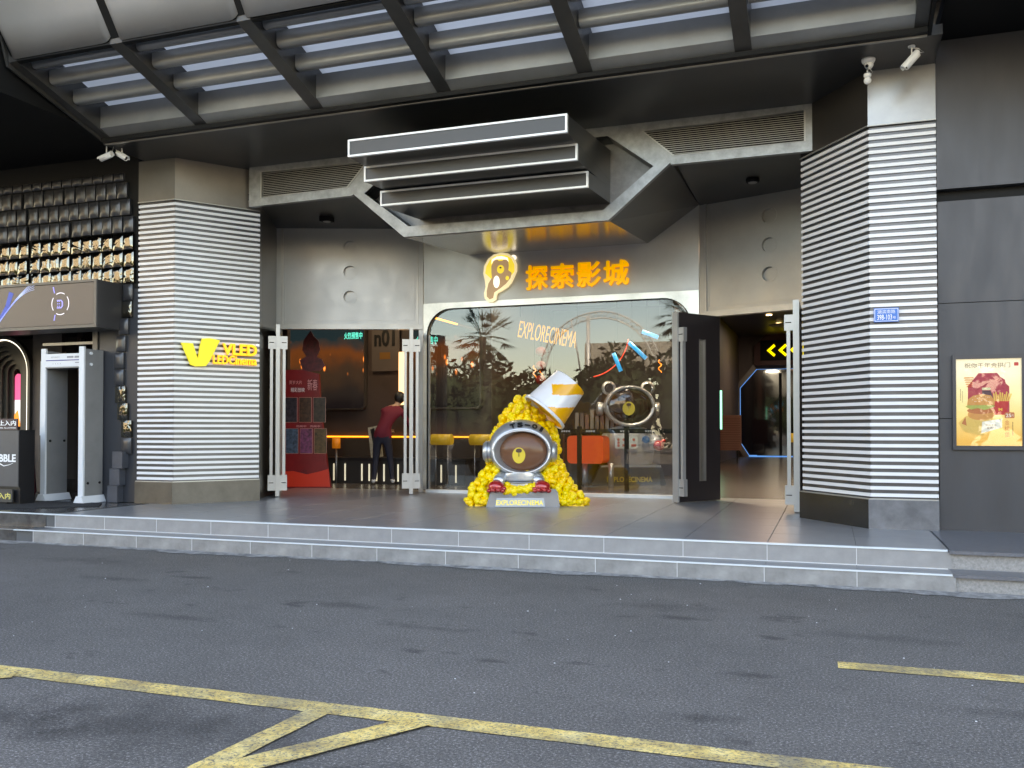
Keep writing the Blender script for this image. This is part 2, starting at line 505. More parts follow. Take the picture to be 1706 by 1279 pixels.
def text(name, body, mat, parent, x0, x1, z0, z1, y, depth=0.002, bold=0.0, loc=None, rotz=0, side=None, heavy=0.0):
    """lettering fitted to a box in the local xz plane, facing -y, standing on plane y"""
    cu = bpy.data.curves.new('t', 'FONT')
    cu.body = body
    cu.size = 1
    cu.offset = bold
    cu.extrude = 0.5
    cu.resolution_u = 3
    o = bpy.data.objects.new('t', cu)
    COL.objects.link(o)
    bpy.context.view_layer.update()
    me = bpy.data.meshes.new_from_object(o.evaluated_get(bpy.context.evaluated_depsgraph_get()))
    bpy.data.objects.remove(o)
    bpy.data.curves.remove(cu)
    vs = [v.co.copy() for v in me.vertices]
    ax, bx_ = min(v.x for v in vs), max(v.x for v in vs)
    ay, by = min(v.y for v in vs), max(v.y for v in vs)
    for v, q in zip(me.vertices, vs):
        v.co = (x0 + (q.x - ax) / (bx_ - ax) * (x1 - x0), y - depth * (q.z + 0.5), z0 + (q.y - ay) / (by - ay) * (z1 - z0))
    if heavy:                                # thicken the strokes with slightly shifted copies of the outline
        V = [v.co.copy() for v in me.vertices]
        F = [tuple(pl.vertices) for pl in me.polygons]
        AV, AF = [], []
        for q, (dx, dz) in enumerate(((0, 0), (1, 0), (-1, 0), (0, 1), (0, -1), (.7, .7), (-.7, .7), (.7, -.7), (-.7, -.7))):
            n0 = len(AV)
            AV += [(v.x + dx * heavy, v.y + q * .0004, v.z + dz * heavy) for v in V]
            AF += [tuple(n0 + i for i in f) for f in F]
        me = bpy.data.meshes.new(name)
        me.from_pydata(AV, [], AF)
    me.materials.clear()
    me.materials.append(mat)
    me.name = name
    me.update()
    if side:
        me.materials.append(side)
        for pl in me.polygons:
            if abs(pl.normal.y) < 0.5: pl.material_index = 1
    return put(name, me, parent, loc, rotz)

# ------------------------------------------------------------------ ground and road markings
L = 0.32                                     # landing height
road = MB().add([(-150, -200, 0), (150, -200, 0), (150, 60, 0), (-150, 60, 0)], [(0, 1, 2, 3)]).build('road', asphalt)
structure(road)

def stripe(a, b, w, name='road_marking', sh0=0.0, sh1=0.0):
    a, b = Vector(a), Vector(b)
    d = (b - a).normalized()
    s = Vector((-d.y, d.x)) * w / 2
    z = 0.004
    k = max(2, int((b - a).length / 0.12))
    rr = random.Random(3)
    A, B = [], []
    for i in range(k + 1):
        q = a + (b - a) * i / k
        A.append(q + s * (1 + rr.uniform(-.05, .05)) + d * (sh0 if i == 0 else (sh1 if i == k else 0)))
        B.append(q - s * (1 + rr.uniform(-.05, .05)) - d * (sh0 if i == 0 else (sh1 if i == k else 0)))
    vs = [(q.x, q.y, z) for q in A] + [(q.x, q.y, z) for q in B]
    fs = [(i, i + k + 1, i + k + 2, i + 1) for i in range(k)]
    return structure(MB().add(vs, fs).build(name, paint))
stripe((-30, 3.90), (4.0, 3.88), 0.155)
o = stripe((-2.338, 3.80), (-2.43, 2.3), 0.13); o.location.z = 0.004
o = stripe((-1.80, 3.85), (-2.52, 2.65), 0.155); o.location.z = 0.008
o = stripe((-4.28, 3.83), (-5.6, 3.0), 0.14); o.location.z = 0.004
stripe((0.04, 5.585), (12, 5.70), 0.155)

# gutter mortar along the lowest riser
rr = random.Random(5)
pts = []
k = 90
for i in range(k + 1):
    x = -10 + 14 * i / k
    wob = 0.10 + 0.06 * math.sin(x * 1.7) + .025 * math.sin(x * 7.3) + rr.uniform(-.035, .035)
    pts.append((x, 8.33 - max(.04, wob)))
vs = [(x, y, .005) for x, y in pts] + [(x, 8.345, .016) for x, y in pts]
structure(MB().add(vs, [(i, i + 1, i + k + 2, i + k + 1) for i in range(k)]).build('gutter', gutter_m))
# ragged mortar crumbs and litter on the road
m = MB()
for i in range(60):
    x, y = rr.uniform(-9, 2.5), rr.uniform(4.2, 8.2)
    s = rr.uniform(.002, .005)
    m.box(x - s, x + s, y - s * .7, y + s * .7, .001, .001 + s * .7)
o = m.build('road_grit', plate_white)
tag(o, 'pale grit and paper crumbs scattered over the asphalt road', 'grit', kind='stuff')

# ------------------------------------------------------------------ steps and landing
steps = structure(put('steps', MB().box(-9.2, 0.96, 8.67, 60, -.1, L - .012).box(-9.33, 0.96, 8.35, 8.69, -.1, .143).mesh('steps', base_slab)))
PX = [0.225 - .772 * k for k in range(0, 14)]
def tile_mesh(w, d, h, mat):
    b = .0025
    return MB().add([(0, 0, 0), (w, 0, 0), (w, d, 0), (0, d, 0), (0, 0, h - b), (w, 0, h - b), (w, d, h - b), (0, d, h - b), (b, b, h), (w - b, b, h), (w - b, d - b, h), (b, d - b, h)],
                    [(0, 1, 5, 4), (1, 2, 6, 5), (2, 3, 7, 6), (3, 0, 4, 7), (4, 5, 9, 8), (5, 6, 10, 9), (6, 7, 11, 10), (7, 4, 8, 11), (8, 9, 10, 11)]).mesh('tile', mat)
g = .004
tm_floor = tile_mesh(.772 - g, .772 - g, .012, floor_tile)
tm_rise1 = MB().box(0, .772 - g, 0, .02, 0, .150).mesh('tile', riser_tile)
tm_rise0 = MB().box(0, .772 - g, 0, .02, 0, .143).mesh('tile', riser_dirty)
tm_tread = MB().box(0, .772 - g, 0, .30, 0, .012).mesh('tile', floor_tile)
def grout_line(x0, x1, y, z, h=.006): pass
for k in range(14):
    x = 0.225 + .772 - .772 * (k + 1)
    if x < -9.3: continue
    if k == 0:
        pass
    if x > -9.1:
        for j in range(7):
            put('tile', tm_floor, steps, (x + g / 2, 8.69 + j * .772, L - .012))
    put('tile', tm_rise1, steps, (x + g / 2, 8.65, .155))
    put('tile', tm_rise0, steps, (x + g / 2 - .006, 8.33, 0.0))
    put('tile', tm_tread, steps, (x + g / 2, 8.35, .143))
# pale nosing strips and grout seams
bx('nosing', nosing_m, steps, -9.22, .965, 8.642, 8.688, L - .013, L + .002)
bx('nosing', nosing_m, steps, -9.35, .965, 8.322, 8.350, .144, .157)
bx('grout_line', grout, steps, -9.2, .965, 8.6435, 8.652, .1552, .1605)
m = MB()
for k in range(14):
    x = 0.225 - .772 * k
    if x < -9.2: continue
    m.box(x - .0025, x + .0025, 8.6485, 8.66, .157, L - .014)
    m.box(x - .008, x - .003, 8.3285, 8.34, .003, .143)
m.build('grout_joints', grout, steps)
# right granite steps, left dark marble steps
g_step = structure(put('granite_steps', MB().box(.975, 8, 8.66, 14, -.1, L - .03).box(.975, 8, 8.36, 8.66, -.1, .13).mesh('granite_steps', granite_m)))
m = MB().box(.975, 8, 8.62, 14, L - .03, L).box(.975, 8, 8.325, 8.66, .13, .158)
m.build('tread_slab', M('dark granite tread', (0.13, .13, .14), .35, var=(30, .8, 1.2)), g_step)
for x in (2.3, 3.5, 4.7):
    pass
marble = structure(put('marble_steps', MB().box(-16, -9.345, 8.36, 8.68, -.1, .146).box(-16, -9.215, 8.675, 30, -.1, L - .008).mesh('marble_steps', marble_dark)))
bx('nosing', nosing_m, marble, -16, -9.215, 8.665, 8.69, L - .012, L + .001)
bx('nosing', riser_tile, marble, -16, -9.345, 8.35, 8.375, .144, .152)
mat_o = MB().prism([(-16, 9.0), (-10.3, 8.98), (-9.42, 9.75), (-9.75, 10.15), (-16, 10.3)], L - .006, L + .006, 'z').build('floor_mat', M('black floor mat', (.018, .018, .02), .85, bump=(120, .5)))
tag(mat_o, 'black entrance mat lying in front of the walk-through gate', 'mat')
for o in (mat_o,):
    pass

def rebase(root, base):
    base = Vector(base)
    root.location = base
    for ch in root.children:
        ch.location = Vector(ch.location) - base
    return root

# ------------------------------------------------------------------ cinema building: front
B = thing('cinema_building', 'dark grey cinema front with a hexagonal portal and two recessed entrances', 'building')
ZS = 5.2
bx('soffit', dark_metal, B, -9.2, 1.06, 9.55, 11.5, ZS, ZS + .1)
# lintel behind the canopy, storeys above (out of the frame, they shade the forecourt)
bx('upper_wall', wall_slate, B, -40, 40, 11.6, 60, 5.35, 17)
bx('upper_wall', wall_slate, B, -40, 40, 10.4, 11.6, 6.4, 17)
# soffits of both side bays
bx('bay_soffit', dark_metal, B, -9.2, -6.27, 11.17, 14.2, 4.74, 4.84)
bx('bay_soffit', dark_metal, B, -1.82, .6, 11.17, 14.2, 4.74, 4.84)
# hexagonal mass over the window
HO = [(-6.27, 4.67), (-5.47, 4.00), (-2.61, 4.01), (-1.82, 4.67), (-2.42, 5.198), (-5.66, 5.198)]
HI = [(-6.08, 4.65), (-5.40, 4.14), (-2.68, 4.14), (-2.04, 4.64), (-2.62, 5.08), (-5.50, 5.08)]
m = MB()
for i in range(6):
    j = (i + 1) % 6
    m.prism([HO[i], HO[j], HI[j], HI[i]], 11.08, 11.165, 'y')
m.build('hexagon_frame', galv, B)
m = MB()
for i in range(6):
    j = (i + 1) % 6
    a, b = HI[i], HI[j]
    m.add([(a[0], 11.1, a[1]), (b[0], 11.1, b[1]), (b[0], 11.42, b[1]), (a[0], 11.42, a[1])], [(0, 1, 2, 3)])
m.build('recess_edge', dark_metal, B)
MB().prism(HI, 11.42, 11.45).build('recess_panel', M('recess panel', (.20, .195, .19), .4, .6, var=(6, .7, 1.2)), B)
bk = [(-6.27, 4.76), (-5.58, 4.235), (-2.62, 4.235), (-1.84, 4.76)]
fr = HO[:4]
for i, (nm, mt) in enumerate((('soffit_slope', dark_metal), ('sign_soffit', gloss_soffit), ('soffit_slope', dark_metal))):
    a, b, c_, d = fr[i], fr[i + 1], bk[i + 1], bk[i]
    MB().add([(a[0], 11.165, a[1]), (b[0], 11.165, b[1]), (c_[0], 13.74, c_[1]), (d[0], 13.74, d[1]),
              (a[0], 11.165, a[1] + .06), (b[0], 11.165, b[1] + .06), (c_[0], 13.74, c_[1] + .06), (d[0], 13.74, d[1] + .06)],
             [(0, 1, 2, 3), (7, 6, 5, 4), (0, 4, 5, 1), (1, 5, 6, 2), (2, 6, 7, 3), (3, 7, 4, 0)]).build(nm, mt, B)

def vent(outer, inner, flip):
    m = MB()
    for i in range(4):
        j = (i + 1) % 4
        m.prism([outer[i], outer[j], inner[j], inner[i]], 11.085, 11.165, 'y')
    fr_ = m.build('vent_frame', galv, B)
    m = MB()
    for i in range(4):
        j = (i + 1) % 4
        a, b = Vector(inner[i]), Vector(inner[j])
        ctr = sum((Vector(q) for q in inner), Vector((0, 0))) / 4
        a2, b2 = a + (ctr - a).normalized() * .02, b + (ctr - b).normalized() * .02
        m.prism([tuple(a), tuple(b), tuple(b2), tuple(a2)], 11.075, 11.12, 'y')
    m.build('vent_edge', trim_grey, fr_)
    MB().prism(inner, 11.15, 11.16).build('vent_back', black_matte, fr_)
    z0, z1 = min(q[1] for q in inner) + .02, max(q[1] for q in inner) - .02
    zz = z0
    while zz < z1:
        xs = []
        for i in range(4):
            a, b = inner[i], inner[(i + 1) % 4]
            if (a[1] - zz) * (b[1] - zz) < 0:
                xs.append(a[0] + (b[0] - a[0]) * (zz - a[1]) / (b[1] - a[1]))
        if len(xs) >= 2:
            MB().add([(min(xs), 11.10, zz), (max(xs), 11.10, zz), (max(xs), 11.135, zz + .012), (min(xs), 11.135, zz + .012),
                      (min(xs), 11.10, zz + .006), (max(xs), 11.10, zz + .006), (max(xs), 11.135, zz + .018), (min(xs), 11.135, zz + .018)],
                     [(0, 1, 2, 3), (7, 6, 5, 4), (0, 4, 5, 1), (1, 5, 6, 2), (2, 6, 7, 3), (3, 7, 4, 0)]).build('slat', trim_grey, fr_)
        zz += .0255
vent([(-7.98, 4.62), (-6.275, 4.64), (-5.665, 5.198), (-7.98, 5.198)], [(-7.78, 4.735), (-6.34, 4.76), (-6.03, 5.10), (-7.78, 5.11)], 1)
vent([(-.06, 4.64), (-1.815, 4.64), (-2.415, 5.198), (-.06, 5.198)], [(-.24, 4.76), (-1.80, 4.745), (-2.18, 5.09), (-.24, 5.13)], -1)

# --- splayed door walls
def hole_cell(mb, cx, cz, r, x0, x1, z0, z1, y, seg=32):
    ci, sq = [], []
    for k in range(seg):
        th = 2 * PI * (k + .5) / seg
        c_, s_ = math.cos(th), math.sin(th)
        ci.append((cx + r * c_, y, cz + r * s_))
        tx = (x1 - cx if c_ > 0 else cx - x0) / max(abs(c_), 1e-6)
        tz = (z1 - cz if s_ > 0 else cz - z0) / max(abs(s_), 1e-6)
        t = min(tx, tz)
        sq.append((cx + t * c_, y, cz + t * s_))
    mb.add(ci + sq, [(k, (k + 1) % seg, (k + 1) % seg + seg, k + seg) for k in range(seg)])
    # square corners
    for X, Z in ((x0, z0), (x1, z0), (x1, z1), (x0, z1)):
        a = math.atan2(Z - cz, X - cx) % (2 * PI)
        k = int((a / (2 * PI)) * seg - .5) % seg
        mb.add([sq[k], (X, y, Z), sq[(k + 1) % seg]], [(0, 1, 2)])
    mb.add(ci + [(q[0], y + .07, q[2]) for q in ci], [(k, k + seg, (k + 1) % seg + seg, (k + 1) % seg) for k in range(seg)], 0, True)

def door_wall(P, ang, x0, x1, xc, mat, topz, panel_x0, panel_x1):
    w = put('transom_panel', None, B, (P[0], P[1], 0), ang)
    bpy.data.objects.remove(w)
    m = MB()
    zc = (4.43, 4.01, 3.59)
    h = .2
    zb, zt = 3.125, topz
    m.add([(panel_x0, 0, zb), (panel_x1, 0, zb), (panel_x1, 0, zc[2] - h), (panel_x0, 0, zc[2] - h)], [(0, 1, 2, 3)])
    m.add([(panel_x0, 0, zc[0] + h), (panel_x1, 0, zc[0] + h), (panel_x1, 0, zt), (panel_x0, 0, zt)], [(0, 1, 2, 3)])
    for a, b in ((panel_x0, xc - h), (xc + h, panel_x1)):
        m.add([(a, 0, zc[2] - h), (b, 0, zc[2] - h), (b, 0, zc[0] + h), (a, 0, zc[0] + h)], [(0, 1, 2, 3)])
    edges = [zc[2] - h, (zc[2] + zc[1]) / 2, (zc[1] + zc[0]) / 2, zc[0] + h]
    for i, z in enumerate(zc[::-1]):
        hole_cell(m, xc, z, .105, xc - h, xc + h, edges[i], edges[i + 1], 0)
    pn = m.build('transom_panel', mat, B, (P[0], P[1], 0), ang)
    for z in zc:
        q = MB().prism(circle(xc, z, .106, 32), .06, .075, 'y', 0)
        ring(q, xc, z, .104, .125, 0, 0, seg=32, t=.006)
        q.build('round_recess', mat, pn)
    # mouldings round the panel
    q = MB()
    q.box(panel_x0 - .035, panel_x0, -.03, .05, 3.10, zt)
    q.box(panel_x1, panel_x1 + .035, -.03, .05, 3.10, zt)
    q.box(panel_x0, panel_x1, -.03, .05, 3.115, 3.135)
    q.build('moulding', trim_grey, pn)
    q = MB()
    q.box(panel_x0 + .03, panel_x1 - .03, -.006, 0, 3.19, 3.197)
    q.box(panel_x0 + .03, panel_x0 + .037, -.006, 0, 3.197, zt)
    q.box(panel_x1 - .037, panel_x1 - .03, -.006, 0, 3.197, zt)
    q.build('inner_bead', mat, pn)
    MB().box(x0, x1, -.045, .09, 3.045, 3.112).build('header', trim_grey, B, (P[0], P[1], 0), ang)
    for a, b in ((x0, panel_x0 - .037), (panel_x1 + .037, x1)):
        if b - a > .01:
            MB().box(a, b, -.02, .1, L, zt).build('jamb', mat, B, (P[0], P[1], 0), ang)
    MB().box(x0, x1, .1, .14, 3.05, 5.3).build('back_wall', int_wall, B, (P[0], P[1], 0), ang)
DW = RAD(20.3)
door_wall((-8.80, 12.852), DW, .04, 2.54, 1.31, panel_grey, 4.86, .20, 2.43)
door_wall((-1.84, 13.70), -DW, .02, 2.35, 1.11, panel_warm, 4.86, .14, 2.2)
# dark returns between the pillars and the door walls
MB().prism([(-8.07, 11.42), (-8.03, 11.42), (-8.74, 12.93), (-8.78, 12.93)], L, 4.75, 'z').build('side_wall', M('bronze side wall', (.075, .062, .052), .3, .5), B)
MB().prism([(-.24, 11.40), (-.20, 11.40), (.12, 13.1), (.08, 13.1)], L, 4.75, 'z').build('side_wall', M('bronze side wall', (.075, .062, .052), .3, .5), B)

# --- window wall
bx('sign_fascia', panel_grey, B, -6.40, -1.84, 13.72, 13.80, 3.475, 4.90)
inner = [(-6.335, .37)] + []
r_ = .43
X0, X1, Z0, Z1 = -6.335, -1.955, .372, 3.375
inn = [(X1, Z0)] + [(X1 - r_ + r_ * math.cos(RAD(a)), Z1 - r_ + r_ * math.sin(RAD(a))) for a in range(0, 91, 9)] + \
      [(X0 + r_ + r_ * math.cos(RAD(a)), Z1 - r_ + r_ * math.sin(RAD(a))) for a in range(90, 181, 9)] + [(X0, Z0)]
OX0, OX1, OZ1 = -6.40, -1.84, 3.471
out = [(OX1, Z0)] + [(OX1, OZ1) if 0 < a < 90 else ((OX1, Z1 - r_) if a == 0 else (X1 - r_, OZ1)) for a in range(0, 91, 9)] + \
      [(OX0, OZ1) if 90 < a < 180 else ((X0 + r_, OZ1) if a == 90 else (OX0, Z1 - r_)) for a in range(90, 181, 9)] + [(OX0, Z0)]
m = MB()
k = len(inn)
vs = [(x, 13.705, z) for x, z in inn] + [(x, 13.705, z) for x, z in out] + [(x, 13.80, z) for x, z in inn]
m.add(vs, [(i, i + 1, k + i + 1, k + i) for i in range(k - 1)])
m.add(vs, [(i, i + 1, 2 * k + i + 1, 2 * k + i) for i in range(k - 1)])
wf = m.build('window_frame', sill_white, B)
m = MB()
for i in range(k - 1):                        # slim dark gasket round the opening
    a, b = Vector(inn[i]), Vector(inn[i + 1])
    cc = Vector((-4.145, 1.8))
    a2, b2 = a + (cc - a).normalized() * .014, b + (cc - b).normalized() * .014
    m.prism([tuple(a), tuple(b), tuple(b2), tuple(a2)], 13.698, 13.74, 'y')
m.build('gasket', black_matte, wf)
bx('sill', white_trim, wf, -6.335, -1.955, 13.66, 13.78, L, .368)
MB().add([(x, 13.755, z) for x, z in inn], [tuple(range(k))]).build('pane', shop_glass, wf)
bx('mullion', steel_light, wf, -6.33, -6.30, 13.735, 13.775, .372, 2.95)

# ------------------------------------------------------------------ right wall
RW = thing('side_wall', 'slate grey panelled wall to the right of the striped pillar, with the burger poster', 'wall')
for z0, z1 in ((L, 1.478), (1.486, 2.682), (2.690, 3.755)):
    MB().box(1.085, 9, 10.36, 10.6, z0, z1).build('panel', wall_slate, RW)
bx('panel', wall_slate, RW, 1.075, 9, 10.30, 10.6, 3.872, 5.43)
bx('reveal', black_matte, RW, 1.075, 9, 10.42, 10.6, 3.755, 3.872)
bx('joint_back', black_matte, RW, 1.085, 9, 10.38, 10.39, 1.4, 2.8)
rebase(RW, (4, 10.36, L))
SOF = bx('side_soffit', black_matte, None, 1.07, 9, 7.2, 10.6, 5.44, 5.6)
tag(SOF, 'black overhang above the slate wall at the right edge', 'overhang')

# ------------------------------------------------------------------ striped pillars
def pillar(A, Bp, Cp, label, sgn, z_top_front_mat, cham_mat, pl_front, pl_ch):
    t = thing('striped_pillar', label, 'pillar')
    d = (Vector(Cp) - Vector(Bp)).normalized()
    nrm = Vector((d.y, -d.x)) if sgn > 0 else Vector((-d.y, d.x))
    tn = math.tan(math.acos(max(-1, min(1, -nrm.y))) / 2)
    def off(tk):
        a = Vector((A[0], A[1] - tk))
        b = Vector((Bp[0] + sgn * tk * tn, Bp[1] - tk))
        c = Vector(Cp) + nrm * tk
        return a, b, c
    def section(t0, t1, z0, z1, mat, name, which='both', endcut=0.0):
        a0, b0, c0 = off(t0)
        a1, b1, c1 = off(t1)
        gap = .0015 * sgn
        if which in ('both', 'front'):
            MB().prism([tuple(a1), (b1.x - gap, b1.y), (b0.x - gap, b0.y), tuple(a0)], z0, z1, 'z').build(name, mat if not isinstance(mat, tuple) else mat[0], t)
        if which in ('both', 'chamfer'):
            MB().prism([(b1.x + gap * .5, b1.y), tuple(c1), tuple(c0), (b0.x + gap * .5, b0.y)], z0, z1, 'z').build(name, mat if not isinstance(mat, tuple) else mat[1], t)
    a, b, c = off(-.02)
    MB().prism([tuple(a), tuple(b), tuple(c), (c.x - sgn * .36, 12.0), (a.x, 12.0)], L, ZS, 'z').build('core', louvre_back, t)
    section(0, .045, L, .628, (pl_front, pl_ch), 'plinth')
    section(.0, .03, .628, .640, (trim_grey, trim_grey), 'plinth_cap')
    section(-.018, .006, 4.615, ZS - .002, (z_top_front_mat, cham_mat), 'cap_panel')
    section(-.004, .02, 4.600, 4.612, (trim_grey, trim_grey), 'cap_edge')
    # louvres: one mesh for each face, shared by all rows
    a0, b0, c0 = off(-.018)
    a1, b1, c1 = off(.002)
    g2 = .0015 * sgn
    def bar(P):
        # bevelled bar
        mb = MB()
        mb.prism([tuple(q) for q in P], .002, .038, 'z')
        return mb.mesh('slat', white_slat)
    mf = bar([a1, (b1.x - g2, b1.y), (b0.x - g2, b0.y), a0])
    mc = bar([(b1.x + g2, b1.y), c1, c0, (b0.x + g2, b0.y)])
    for i in range(53):
        z = .655 + i * .0745
        put('slat', mf, t, (0, 0, z))
        put('slat', mc, t, (0, 0, z))
    rebase(t, ((A[0] + Cp[0]) / 2, A[1] + .5, L))
    return t
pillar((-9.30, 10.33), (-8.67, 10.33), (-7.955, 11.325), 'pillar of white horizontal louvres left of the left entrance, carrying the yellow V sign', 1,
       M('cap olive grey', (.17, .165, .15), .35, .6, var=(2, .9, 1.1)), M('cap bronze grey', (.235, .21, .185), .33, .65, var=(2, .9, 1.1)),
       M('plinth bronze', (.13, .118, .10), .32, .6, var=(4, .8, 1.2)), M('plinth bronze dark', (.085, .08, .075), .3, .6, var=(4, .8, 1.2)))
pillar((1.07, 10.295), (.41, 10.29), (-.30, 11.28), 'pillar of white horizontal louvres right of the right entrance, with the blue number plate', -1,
       M('cap steel lit', (.36, .36, .355), .33, .7, var=(2, .85, 1.1)), M('cap brown shaded', (.065, .058, .052), .3, .55),  # cap tones paint a lit front and a shaded chamfer
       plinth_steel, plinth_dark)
# blue number plate
t = thing('number_plate', 'small blue house number plate 398-103 on the right louvred pillar', 'sign', (.577, 10.265, 2.578))
MB().prism(rrect(-.123, .123, -.074, .074, .008), -.006, 0).build('plate', plate_blue, t)
m = MB()
o1, o2 = rrect(-.116, .116, -.067, .067, .01), rrect(-.111, .111, -.062, .062, .008)
for i in range(len(o1)):
    j = (i + 1) % len(o1)
    m.prism([o1[i], o1[j], o2[j], o2[i]], -.0075, -.006)
m.build('border', plate_white, t)
text('street_name', '湖滨南路', plate_white, t, -.088, .088, .014, .054, -.006, .0015, .0)
text('house_number', '398-103', plate_white, t, -.09, .055, -.052, .004, -.006, .0015, .008)
text('room_mark', '号', plate_white, t, .062, .092, -.045, -.018, -.006, .0015, .0)

# ------------------------------------------------------------------ canopy
CAN = thing('canopy', 'grey metal canopy over the entrance with ribs, slats and rounded fascia panels', 'canopy')
Y0c, Y1c, SL = 9.55, 8.0, .309
def zc_(y): return ZS + SL * (Y0c - y) + .03
ribX = [-9.07, -7.54, -5.84, -4.16, -2.485, -.808, .86]
for i, x in enumerate(ribX):
    w = .085 if 0 < i < 6 else .06
    MB().prism([(Y0c, zc_(Y0c)), (Y1c, zc_(Y1c)), (Y1c - .02, zc_(Y1c) + .5), (Y0c, zc_(Y0c) + .55)], x - w, x + w, 'x').build('rib', rib_mat, CAN)
for i in range(6):
    xa, xb = ribX[i] + (.085 if i else .06), ribX[i + 1] - (.085 if i < 5 else .06)
    for k, (y, hh) in enumerate(((8.20, .10), (8.46, .165), (8.83, .165))):
        zb = zc_(y) + (.045 if k else .06)
        w = .16 if k else .12
        prof = [(y, zb + hh), (y, zb + .045)]
        prof += [(y + .05 - .05 * math.cos(RAD(a)), zb + .05 - .05 * math.sin(RAD(a))) for a in (15, 35, 55, 75, 90)]
        prof += [(y + w - .07 + .07 * math.sin(RAD(a)), zb + .07 - .07 * math.cos(RAD(a))) for a in (0, 20, 40, 60, 80)]
        prof += [(y + w, zb + hh)]
        MB().prism(prof, xa + .012, xb - .012, 'x', 0, True).build('slat', slat_mat, CAN)
    MB().prism([(9.30, zc_(9.3) + .02), (9.30, zc_(9.3) + .30), (9.33, zc_(9.3) + .30), (9.54, 5.25), (9.54, 5.23)], xa, xb, 'x').build('end_plate', slat_mat, CAN)
    # frame lip on the street side
    MB().prism([(8.0, zc_(8.0)), (8.0, zc_(8) + .22), (8.05, zc_(8) + .22), (8.05, zc_(8.05))], xa, xb, 'x').build('lip', black_matte, CAN)
    # fascia panel: convex at the sides, rounded lower corners, leaning outward
    x0, x1 = ribX[i] - (0 if i else .05) + .012, ribX[i + 1] - .012
    up = Vector((0, -.574, .819))
    nm = Vector((0, -.819, -.574))
    org = Vector((0, 7.99, zc_(8.0) + .02))
    NU, NV = 28, 8
    vs = []
    for b in range(NV + 1):
        for a in range(NU + 1):
            u = a / NU
            e = 0.5 - 0.5 * math.cos(PI * u)
            x = x0 + (x1 - x0) * e
            dl = min(x - x0, x1 - x)
            rr_ = .16
            low = (rr_ - math.sqrt(max(0, rr_ ** 2 - (rr_ - min(dl, rr_)) ** 2))) if dl < rr_ and x > (x0 + x1) / 2 else 0
            t_ = b / NV
            v = low + (3.0 - low) * t_
            bul = -.07 * max(0, 1 - dl / .10) ** 2
            q = org + up * v + nm * bul
            vs.append((x, q.y, q.z))
    fs = [(b * (NU + 1) + a, b * (NU + 1) + a + 1, (b + 1) * (NU + 1) + a + 1, (b + 1) * (NU + 1) + a) for b in range(NV) for a in range(NU)]
    q_ = MB().add(vs, fs, 0, True).build('fascia_panel', fascia_mat, CAN)
    sm = q_.modifiers.new('s', 'SOLIDIFY'); sm.thickness = .02
# seam backing behind the fascia, end cheeks, top sheet, front trim
MB().prism([(7.99, zc_(8) + .06), (6.32, zc_(8) + 2.44), (6.5, zc_(8) + 2.6), (8.12, zc_(8) + .2)], ribX[0] - .02, ribX[-1] + .02, 'x').build('fascia_back', black_matte, CAN)
MB().add([(ribX[0], 9.56, 5.63), (ribX[-1], 9.56, 5.63), (ribX[-1], 8.05, 6.13), (ribX[0], 8.05, 6.13)], [(0, 1, 2, 3)]).build('roof_sheet', poly, CAN)
bx('edge_trim', M('soffit edge trim', (.30, .29, .28), .35, .6), CAN, -9.14, .92, 9.515, 9.55, ZS - .012, ZS + .012)
bx('edge_lip', black_matte, CAN, -9.14, .92, 9.44, 9.515, ZS + .0, ZS + .05)
MB().prism([(9.55, 5.2), (8.0, 5.66), (6.3, 8.2), (6.6, 8.2), (9.55, 8.2)], .925, .96, 'x').build('end_cheek', black_matte, CAN)
MB().prism([(9.55, 5.2), (8.0, 5.66), (7.9, 6.0), (9.55, 6.0)], -9.17, -9.14, 'x').build('end_cheek', rib_mat, CAN)
rebase(CAN, (-4.1, 9.55, 5.2))

# ------------------------------------------------------------------ three-tier sign box
t = thing('sign_box', 'three stepped dark sign bars with white edges hanging in front of the hexagon', 'sign')
for k, (y, z0, z1, xl, bz, tz) in enumerate(((9.36, 4.59, 4.795, -5.352, 4.60, 5.0), (9.776, 4.405, 4.594, -5.365, 4.5, 4.62), (10.258, 4.22, 4.414, -5.395, 4.31, 4.55))):
    xr = -2.66
    MB().prism([(y + .01, z0 + .004), (y + .01, z1 - .004), (11.43, tz), (11.43, bz)], xl + .004 + k * .001, xr - .004 - k * .001, 'x').build('tier', M('sign box dark', (.05, .05, .048), .3, .3), t)
    e = .022
    m = MB()
    m.box(xl, xr, y - .012, y + .03, z1 - e, z1).box(xl, xr, y - .012, y + .03, z0, z0 + e)
    m.box(xl, xl + e, y - .012, y + .03, z0 + e, z1 - e).box(xr - e, xr, y - .012, y + .03, z0 + e, z1 - e)
    m.build('edge_trim', white_trim, t)
    bx('face', sign_face, t, xl + e, xr - e, y + .0, y + .009, z0 + e, z1 - e)
rebase(t, (-4, 10.5, 4.22))

# ------------------------------------------------------------------ sign over the window: emblem and four characters
t = thing('cinema_name_sign', 'four orange raised Chinese characters above the window', 'sign', (-3.74, 13.70, 3.80))
for ch, u0, u1, za, zb in (('探', 877, 913, .0, .36), ('索', 920, 957, 0, .36), ('影', 964, 1002, 0, .36), ('城', 1008, 1048, 0, .36)):
    xa, xb = -4.575 + (u0 - 877) * .00974 - -3.74, -4.575 + (u1 - 877) * .00974 - -3.74
    text('character', ch, orange_char, t, xa, xb, -.19, .19, 0, .035, 0, side=orange_edge, heavy=.010)
t = thing('round_emblem', 'cream edged round emblem with a tail, left of the orange characters', 'emblem', (-5.03, 13.70, 3.86))
